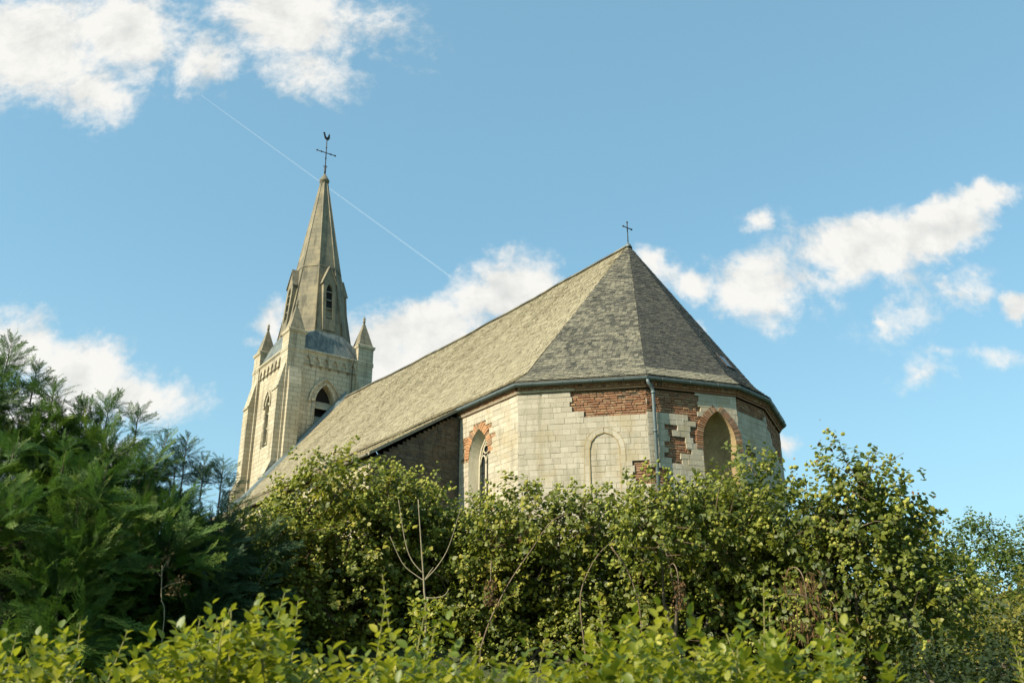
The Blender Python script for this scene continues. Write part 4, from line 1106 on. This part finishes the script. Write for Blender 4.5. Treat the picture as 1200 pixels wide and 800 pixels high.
def cypress(label, top, Y, seed, mat='conifer', leaders=(), frl=(.22, .46), rad=(.26, .5), dens=46, lean=0., drop=7, group='cypress trees crowding the left side'):
    """a crowded mass of flat feathery sprays under the outline top, with sparse upright leading shoots"""
    random.seed(seed); rg = np.random.default_rng(seed)
    sph = mass(top, Y, .36, rad, dy=.55, over=.12, drop=drop)
    um = sum(p[0] for p in top) / len(top); b = at(um, 700, Y); gz = float(ground(b[0], Y + .3)); b0 = np.array([b[0], Y + .3, gz])
    root = empty('cypress_tree', tuple(b0)); tag(root, label, 'tree', group)
    Pl, Ol, Ll, Tl = [], [], [], []
    for dm, rm in ((1., 1.), (.5, .8), (.35, .55)):
        P, Nn = sphere_pts(sph, dens * dm, .07, rm, .12); K = len(P)
        Pl.append(P - Nn * .16); Ol.append(unit(Nn * np.array([.8, .8, .5]) + np.array([0, 0, .42]) + rg.normal(0, .33, (K, 3)))); Ll.append(rg.uniform(*frl, K)); Tl.append(rg.normal(.42, .2, K))
    for (lu, lv_, hpx, n_) in leaders:
        n_ = int(n_ * 1.6); tp_ = at(lu, lv_, Y + rg.uniform(-.1, .1)); hh = hpx / FPX * Y; k = np.sort(rg.random(n_)); a2 = np.arange(n_) * 2.4 + rg.uniform(0, .8, n_)
        e2 = np.interp(k, [0, .3, 1], [1.15, .8, .5]) + rg.normal(0, .1, n_)
        Pl.append(tp_ - np.stack([lean * hh * k ** 1.5, 0 * k, k * hh], -1)); Ol.append(np.stack([np.cos(a2) * np.cos(e2), np.sin(a2) * np.cos(e2), np.sin(e2)], -1))
        Ll.append(np.interp(k, [0, .15, 1], [.09, .16, .40]) * rg.uniform(.75, 1.2, n_)); Tl.append(rg.normal(.4, .15, n_))
    pos, xax, L, tn = np.concatenate(Pl), unit(np.concatenate(Ol)), np.concatenate(Ll), np.concatenate(Tl); K = len(pos)
    ref = unit(np.array([-.1, -.35, .8]) + rg.normal(0, .5, (K, 3)))
    zax = unit(ref - (ref * xax).sum(-1, keepdims=True) * xax); yax = np.cross(zax, xax)
    T = FRV[None] * np.ones((K, 1, 1)); dr_ = rg.uniform(.05, .4, K)
    tz = T[:, :, 2] - dr_[:, None] * T[:, :, 0] ** 2
    V = pos[:, None] + L[:, None, None] * (T[:, :, 0:1] * xax[:, None] + T[:, :, 1:2] * yax[:, None] + tz[:, :, None] * zax[:, None]) - b0
    F = (np.arange(K) * len(FRV))[:, None, None] + FRF[None]
    tn = np.clip(tn[:, None] + .3 * (FRV[None, :, 0] - .5), 0, 1)
    np_mesh('crown', V.reshape(-1, 3), F.reshape(-1, 4), M[mat], root, {'tint': tn.ravel()}, smooth=False)
    hi = max(sph, key=lambda q: q[0][2]); tt = hi[0] - b0; mb = MB()
    mb.tube([(0, 0, -.2), tuple(tt * np.array([.3, .3, .35])), tuple(tt * np.array([.8, .8, .75])), tuple(tt)], [.12, .09, .05, .015], 8)
    for c, r in random.sample(sph, min(26, len(sph))):
        e = c - b0; z0 = max(.1, e[2] - .5); f = min(1, z0 / tt[2]); mb.tube([tuple(tt * np.array([f, f, 0]) + np.array([0, 0, z0])), tuple(e * np.array([.6, .6, 0]) + np.array([0, 0, e[2] - .2])), tuple(e)], [.025, .016, .006], 4)
    for (lu, lv_, hpx, n_) in leaders:
        e = at(lu, lv_, Y) - b0; hh = hpx / FPX * Y; mb.tube([e - np.array([lean * hh, 0, hh * 1.3]), e - np.array([lean * hh * .35, 0, hh * .5]), e], [.009, .006, .0025], 5)
    mb.build('trunk', M['bark'], root)
    return root
cypress('tallest dark green cypress at the left edge, feathery leading shoots against the cloud', [(-110, 480), (-60, 450), (-20, 440), (10, 436), (35, 448), (60, 462), (80, 476)], 9.9, 3, leaders=((15, 394, 60, 26), (44, 428, 40, 18), (66, 444, 40, 16), (-6, 425, 40, 14)))
cypress('green cypress with drooping tips right of the tallest one', [(70, 486), (95, 484), (120, 486), (145, 492), (165, 510), (178, 530)], 10.0, 5, drop=13, leaders=((130, 462, 40, 18), (100, 474, 30, 12), (163, 480, 36, 14)))
cypress('bright green bushy cypress nearest the camera, in front of the tallest one', [(-80, 556), (-20, 540), (30, 536), (75, 546), (110, 560), (140, 584), (158, 610)], 8.8, 8, frl=(.2, .4), leaders=((78, 524, 26, 10), (125, 545, 28, 10), (18, 520, 24, 10)))
cypress('young cypress with one long leaning leading shoot, between the taller trees and the church tower', [(150, 548), (172, 548), (192, 558), (208, 576), (220, 600)], 9.7, 11, lean=.3, drop=24, leaders=((198, 506, 62, 30), (176, 530, 30, 12)))
cypress('bluish green cypress with spreading fan of shoots, nearest to the church tower', [(204, 574), (222, 566), (240, 572), (258, 584), (270, 606)], 10.2, 13, mat='blue_conifer', drop=30, leaders=((220, 512, 56, 26), (240, 538, 40, 16), (262, 540, 44, 16), (207, 540, 34, 12)))
cypress('small bluish cypress tip showing low in front of the foot of the tower', [(256, 606), (272, 598), (288, 612), (300, 632)], 11.3, 17, mat='blue_conifer', leaders=((270, 566, 40, 14), (288, 588, 30, 10)))
cypress('unseen dark cypress mass added just outside the left edge to shade the others', [(-330, 560), (-260, 540), (-190, 545), (-120, 570)], 9.3, 19, dens=26)  # extra cypress out of view, added for the shade it casts
# --- dark undergrowth below the cypresses
random.seed(31)
sph = mass([(-60, 640), (60, 640), (140, 650), (200, 640), (250, 650), (285, 668)], 10.9, .45, (.36, .55), over=.2)
root = empty('evergreen_shrub', tuple(np.r_[at(120, 700, 10.9)[:2], float(ground(at(120, 700, 10.9)[0], 10.9))])); tag(root, 'dark leafy evergreen undergrowth below the cypresses, behind the dry weed stalk', 'shrub')
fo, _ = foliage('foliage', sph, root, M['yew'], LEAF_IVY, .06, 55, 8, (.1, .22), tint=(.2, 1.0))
sm_ = stems(sph, (at(120, 700, 10.9)[0], 10.9), 10, .03, parent=root)
for o_ in (fo, sm_): o_.matrix_parent_inverse = Matrix.Translation(root.location).inverted()

def bush(name, label, cat, top, Y, mat, tmpl, lsize, dens, per, seed, tint=(.1, .9), rad=(.4, .7), step=.5, slen=(.1, .25), stem_n=8, **kw):
    random.seed(seed); sph = mass(top, Y, step, rad, **kw); b = at((top[0][0] + top[-1][0]) / 2, 700, Y); gz = float(ground(b[0], Y))
    root = empty(name, (b[0], Y, gz)); tag(root, label, cat)
    fo, _ = foliage('foliage' if 'tree' not in name else 'crown', sph, root, M[mat], tmpl, lsize, dens, per, slen, tint=tint, shell=.12)
    sm_ = stems(sph, (b[0], Y), stem_n, .05 if 'tree' in name else .03, parent=root, name='trunk' if 'tree' in name else 'stem')
    for o_ in (fo, sm_): o_.matrix_parent_inverse = Matrix.Translation((-b[0], -Y, -gz))
    return root
bush('broadleaf_tree', 'dull green rounded tree in the distance at the right edge', 'tree', [(1085, 640), (1105, 612), (1130, 604), (1160, 600), (1185, 610), (1215, 606), (1250, 600)], 21, 'tree', LEAF_S, .085, 26, 9, 41, rad=(.6, 1.0), step=.75, slen=(.15, .35))
bush('leafy_shrub', 'sunlit pale olive shrub under the distant tree at the right edge', 'shrub', [(1095, 690), (1120, 676), (1150, 664), (1180, 672), (1215, 662), (1250, 670)], 13.2, 'shrub', LEAF_S, .07, 40, 9, 43, rad=(.4, .65), step=.5)
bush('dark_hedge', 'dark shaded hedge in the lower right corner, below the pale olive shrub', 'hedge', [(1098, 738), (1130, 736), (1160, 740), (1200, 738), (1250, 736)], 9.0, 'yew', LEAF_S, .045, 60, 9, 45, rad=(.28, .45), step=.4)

# --- sunlit hedge in front of the camera
HY0, HY1 = 3.55, 4.75
hedge = empty('privet_hedge', (0, 4.1, 0)); tag(hedge, 'sunlit yellow green hedge running along the bottom of the picture, nearest the camera', 'hedge')
TOPV = [(-500, 745), (0, 752), (50, 758), (90, 742), (130, 752), (180, 758), (240, 730), (300, 742), (335, 720), (380, 752), (430, 745), (470, 740), (520, 752), (580, 772), (620, 760), (680, 752), (730, 746), (790, 750), (850, 758), (900, 742), (950, 752), (1000, 776), (1060, 806), (1120, 818), (1200, 806), (1260, 790), (1700, 760)]
def top_at(x, y):
    u = 600 + x * FPX / (y * CT * 1.09)
    v = np.interp(u, [p[0] for p in TOPV], [p[1] for p in TOPV]) + 50 - 16 * np.exp(-((u - 760) / 280) ** 2)
    yy = (400 - v) / FPX
    return EYE + 4.1 * (ST + yy * CT) / (CT - yy * ST) + .05 * np.sin(3.1 * x + 1.3 * y) + .05 * np.sin(7.7 * x + 2 + 2 * y) + .04 * np.sin(14.3 * x + 1 - 3 * y)
hr = np.random.default_rng(77)
def hedge_shoots(N, zlo, zhi, L0, L1, lsz, per, tint0, tint1, y0=HY0, y1=HY1, xr=(-4.6, 4.6)):
    x = hr.uniform(*xr, N); y = hr.uniform(y0, y1, N); zt = top_at(x, y)
    z = zt - hr.uniform(zlo, zhi, N) - .06
    d = unit(np.stack([hr.normal(0, .28, N) - .05, hr.normal(-.05, .3, N), np.ones(N)], -1)); L = hr.uniform(L0, L1, N)
    P, D, Nm, S, T = [], [], [], [], []
    ph = hr.uniform(0, 6.28, N); tn = np.clip(hr.normal(.5, .22, N), 0, 1)
    side = unit(np.cross(d, np.array([.3, .9, .1]))); s2 = np.cross(d, side)
    for j in range(per):
        f = (j + .5) / per; a = ph + (j // 2) * 1.57 + (j % 2) * math.pi + hr.normal(0, .2, N)
        rad = side * np.cos(a)[:, None] + s2 * np.sin(a)[:, None]
        P.append(np.stack([x, y, z], -1) + d * (L * f)[:, None]); D.append(unit(rad + d * (.35 + .6 * f) + hr.normal(0, .12, (N, 3))))
        Nm.append(unit(d - rad * .5 + hr.normal(0, .25, (N, 3)))); S.append(lsz * hr.uniform(.75, 1.2, N) * (1.05 - .35 * f))
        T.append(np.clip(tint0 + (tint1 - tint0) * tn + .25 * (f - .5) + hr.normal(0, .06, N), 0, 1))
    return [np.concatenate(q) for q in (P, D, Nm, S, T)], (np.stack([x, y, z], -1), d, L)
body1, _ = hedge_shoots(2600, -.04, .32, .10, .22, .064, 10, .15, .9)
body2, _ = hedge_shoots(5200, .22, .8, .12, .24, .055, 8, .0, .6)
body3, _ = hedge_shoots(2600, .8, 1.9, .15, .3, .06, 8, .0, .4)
bb = [np.concatenate(q) for q in zip(body1, body2, body3)]
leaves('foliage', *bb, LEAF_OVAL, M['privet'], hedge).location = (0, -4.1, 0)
sh_, (sp0, sd, sL) = hedge_shoots(260, .1, .3, .14, .34, .055, 14, .25, 1.0, HY0 + .1, HY1 - .2)
tall = [(335, 690), (350, 700), (270, 712), (255, 722), (448, 672), (452, 700), (500, 706), (512, 728), (95, 728), (235, 722), (700, 700), (705, 722), (780, 716), (735, 728), (895, 682), (902, 706), (960, 730), (985, 748), (1188, 752), (1195, 770), (640, 742), (850, 738), (560, 748), (150, 738), (20, 742)]
sm_ = MB(); tp_, td, tl = [], [], []
for (u, v) in tall:
    Yt = random.uniform(3.9, 4.4); e = at(u, v, Yt); L = random.uniform(.3, .42); b0 = e - np.array([random.uniform(-.1, .1), random.uniform(-.05, .05), L]); tp_.append(b0); td.append(unit(e - b0)); tl.append(np.linalg.norm(e - b0))
tp_, td, tl = np.array(tp_), np.array(td), np.array(tl); N = len(tp_); ex = [[], [], [], [], []]
side = unit(np.cross(td, np.array([.3, .9, .1]))); s2 = np.cross(td, side); ph = hr.uniform(0, 6.28, N)
for j in range(20):
    f = (j // 2 + .6) / 10; a = ph + (j // 2) * 1.57 + (j % 2) * math.pi; rad = side * np.cos(a)[:, None] + s2 * np.sin(a)[:, None]
    ex[0].append(tp_ + td * (tl * f)[:, None]); ex[1].append(unit(rad + td * (.3 + .5 * f))); ex[2].append(unit(td - rad * .5 + hr.normal(0, .2, (N, 3)))); ex[3].append(.052 * hr.uniform(.8, 1.15, N) * (1.1 - .45 * f)); ex[4].append(np.clip(hr.normal(.6, .15, N), 0, 1))
sh_ = [np.concatenate([a] + b) for a, b in zip(sh_, ex)]
leaves('young_shoots', *sh_, LEAF_OVAL, M['privet'], hedge).location = (0, -4.1, 0)
for p, d, L in list(zip(sp0, sd, sL))[:260] + list(zip(tp_, td, tl)): sm_.tube([p - d * .35, p, p + d * L], [.005, .004, .002], 5)
for _ in range(60):
    x = random.uniform(-4.4, 4.4); y = random.uniform(HY0 + .2, HY1 - .2); sm_.tube([(x, y, -.1), (x + random.uniform(-.1, .1), y, .8), (x + random.uniform(-.2, .2), y + random.uniform(-.1, .1), 1.7)], [.02, .014, .006], 6)
sm_.build('stem', M['shoot'], hedge, (0, -4.1, 0))

# --- single plants standing in the bank
def pix_path(pts, Y): return [at(u, v, Y + (p[2] if len(p) > 2 else 0)) for p in pts for (u, v) in [p[:2]]]
def curve(pts, n=14):
    pts = np.array(pts); k = len(pts); tt = np.linspace(0, k - 1, n); out = []
    for q in tt:
        i = min(int(q), k - 2); f = q - i; p0 = pts[max(i - 1, 0)]; p1 = pts[i]; p2 = pts[i + 1]; p3 = pts[min(i + 2, k - 1)]
        out.append(.5 * ((2 * p1) + (-p0 + p2) * f + (2 * p0 - 5 * p1 + 4 * p2 - p3) * f * f + (-p0 + 3 * p1 - 3 * p2 + p3) * f ** 3))
    return out
def planted(name, Y, u, v): 
    b = at(u, v, Y); gz = float(ground(b[0], Y)); return empty(name, (b[0], Y, gz)), np.array([b[0], Y, gz])
def put(o, b): o.matrix_parent_inverse = Matrix.Translation(tuple(-b)); return o
root, b0 = planted('bare_sapling', 9.6, 498, 700); tag(root, 'bare pale sapling with four upright twigs, in front of the low ivy', 'sapling')
mb = MB(); Y = 9.6
mb.tube(curve([b0 + (0, 0, -.05), at(499, 740, Y), at(497, 690, Y), at(496, 672, Y), at(493, 630, Y), at(490, 585, Y)]), list(np.linspace(.012, .004, 14)), 6)
tk = put(mb.build('trunk', M['twig'], root), b0)
for path in ([(497, 680), (488, 674), (472, 660), (457, 628)], [(496, 672), (482, 655), (474, 630), (467, 585)], [(498, 679), (512, 664), (526, 640), (540, 595)], [(498, 679), (501, 674), (505, 668), (508, 664)], [(499, 700), (512, 700), (521, 697), (526, 690)]):
    mb = MB(); mb.tube(curve(pix_path(path, Y)), list(np.linspace(.0062, .0028, 14)), 6); put(mb.build('twig', M['twig'], root), b0)
n = 260; q = hr.random(n); pp_ = np.stack([np.interp(hr.random(n), [0, 1], [at(480, 720, Y)[0], at(522, 720, Y)[0]]), Y + hr.normal(0, .12, n), hr.uniform(at(500, 760, Y)[2], at(500, 700, Y)[2], n)], -1)
put(leaves('foliage', pp_, unit(hr.normal(size=(n, 3)) + (0, 0, .3)), unit(hr.normal(0, .5, (n, 3)) + (-.3, -.4, .8)), hr.uniform(.04, .075, n), hr.uniform(.4, 1, n), LEAF_OVAL, M['privet'], root), b0)
for lab, Y, path in (('long arching bramble cane leaning left, in front of the ivy right of the sapling', 10.6, [(563, 760), (575, 725), (597, 682), (622, 645), (645, 612), (668, 600)]),
                     ('reddish upright bramble cane below the blind window, curving right at its top', 10.2, [(690, 800), (684, 750), (680, 700), (690, 668), (705, 645), (722, 632)]),
                     ('thin brown bramble cane drooping to the right under the downpipe', 10.3, [(716, 640), (735, 668), (748, 705), (752, 745), (755, 800)]),
                     ('bramble cane arching low at right, in front of the tallest ivy', 9.2, [(985, 800), (975, 745), (960, 712), (935, 696), (905, 700)]),
                     ('dry cane leaning out of the rounded ivy bush beside the cypresses', 10.6, [(292, 720), (300, 690), (311, 668), (322, 650)])):
    root, b0 = planted('bramble_cane', Y, *path[0]); tag(root, lab, 'bramble', 'bramble canes in front of the ivy')
    pts = curve(pix_path(path, Y), 22); pts = [b0 + (0, 0, -.05)] + pts if pts[0][2] < pts[-1][2] else pts
    mb = MB(); mb.tube(pts, list(np.linspace(.009, .004, len(pts))), 6); put(mb.build('cane', M['cane'], root), b0)
    n = 110; k = hr.integers(1, len(pts), n); P = np.array(pts)[k] + hr.normal(0, .05, (n, 3))
    put(leaves('foliage', P, unit(hr.normal(size=(n, 3)) + (0, 0, -.2)), unit(hr.normal(0, .5, (n, 3)) + (-.3, -.4, .8)), hr.uniform(.03, .065, n), hr.uniform(.2, .9, n), LEAF_S, M['ivy'], root), b0)
root, b0 = planted('dry_weed', 9.0, 190, 740); tag(root, 'dry weed stalk with rusty brown flower clusters, standing before the dark undergrowth', 'weed')
mb = MB(); Y = 9.0; mb.tube(curve([b0 + (0, 0, -.05), at(191, 740, Y), at(189, 700, Y), at(190, 662, Y)]), .0045, 6)
for path in ([(189, 690), (200, 684), (212, 682)], [(189, 676), (182, 668), (176, 664)], [(190, 668), (194, 660), (198, 656)]): mb.tube(curve(pix_path(path, Y)), .003, 5)
put(mb.build('stalk', M['twig'], root), b0)
for (u, v) in ((212, 680), (176, 664), (197, 656), (205, 690)):
    n = 34; P = at(u, v, Y) + hr.normal(0, .035, (n, 3)); put(leaves('flower_cluster', P, unit(hr.normal(size=(n, 3))), unit(hr.normal(size=(n, 3))), hr.uniform(.02, .04, n), hr.random(n), LEAF_S, M['dry'], root), b0)['kind'] = 'stuff'
for (u, v, Y, lab) in ((575, 690, 10.4, 'hanging reddish brown seed head left of the arching bramble'), (796, 694, 10.0, 'hanging brown seed head in the ivy right of the downpipe'), (945, 700, 9.6, 'tuft of dead brown stems hanging in the ivy at right')):
    root, b0 = planted('dry_seed_head', Y, u, v); tag(root, lab, 'seed head', 'dry seed heads in the ivy')
    c = at(u, v, Y); mb = MB(); mb.tube(curve([c + (0, .6, .35), c + (0, .25, .33), c + (0, .02, .18), c + (0, 0, -.1)]), .006, 5); put(mb.build('stalk', M['cane'], root), b0)
    n = 150 if u < 900 else 230; w_ = .035 if u < 900 else .13
    P = c + np.stack([hr.normal(0, w_, n), hr.normal(0, w_, n), hr.uniform(-.16, .12, n) * (1 if u < 900 else 2.2)], -1)
    put(leaves('seeds', P, unit(hr.normal(0, .4, (n, 3)) + (0, 0, -1)), unit(hr.normal(size=(n, 3))), hr.uniform(.02, .04, n) * (1 if u < 900 else 2.2), hr.random(n) * .4, LEAF_S if u < 900 else (LEAF_S[0] * np.array([.3, 1.6, 1]), LEAF_S[1]), M['dry'], root), b0)['kind'] = 'stuff'

# --- contrail far beyond the church
m, t, b = new_mat('contrail_vapour'); b.inputs['Base Color'].default_value = (.9, .9, .9, 1); b.inputs['Roughness'].default_value = 1; b.inputs['Alpha'].default_value = .075
b.inputs['Specular IOR Level'].default_value = 0
mb = MB(); a_, b_ = at(236, 112, 6000), at(528, 324, 6000); pts = [a_ + (b_ - a_) * k / 20 for k in range(21)]
mb.tube(pts, list(np.interp(np.arange(21), [0, 4, 20], [2.5, 4., 5.5])), 8)
ct_ = mb.build('contrail', m, None); tag(ct_, 'thin white aircraft contrail slanting across the blue sky behind the spire', 'contrail')
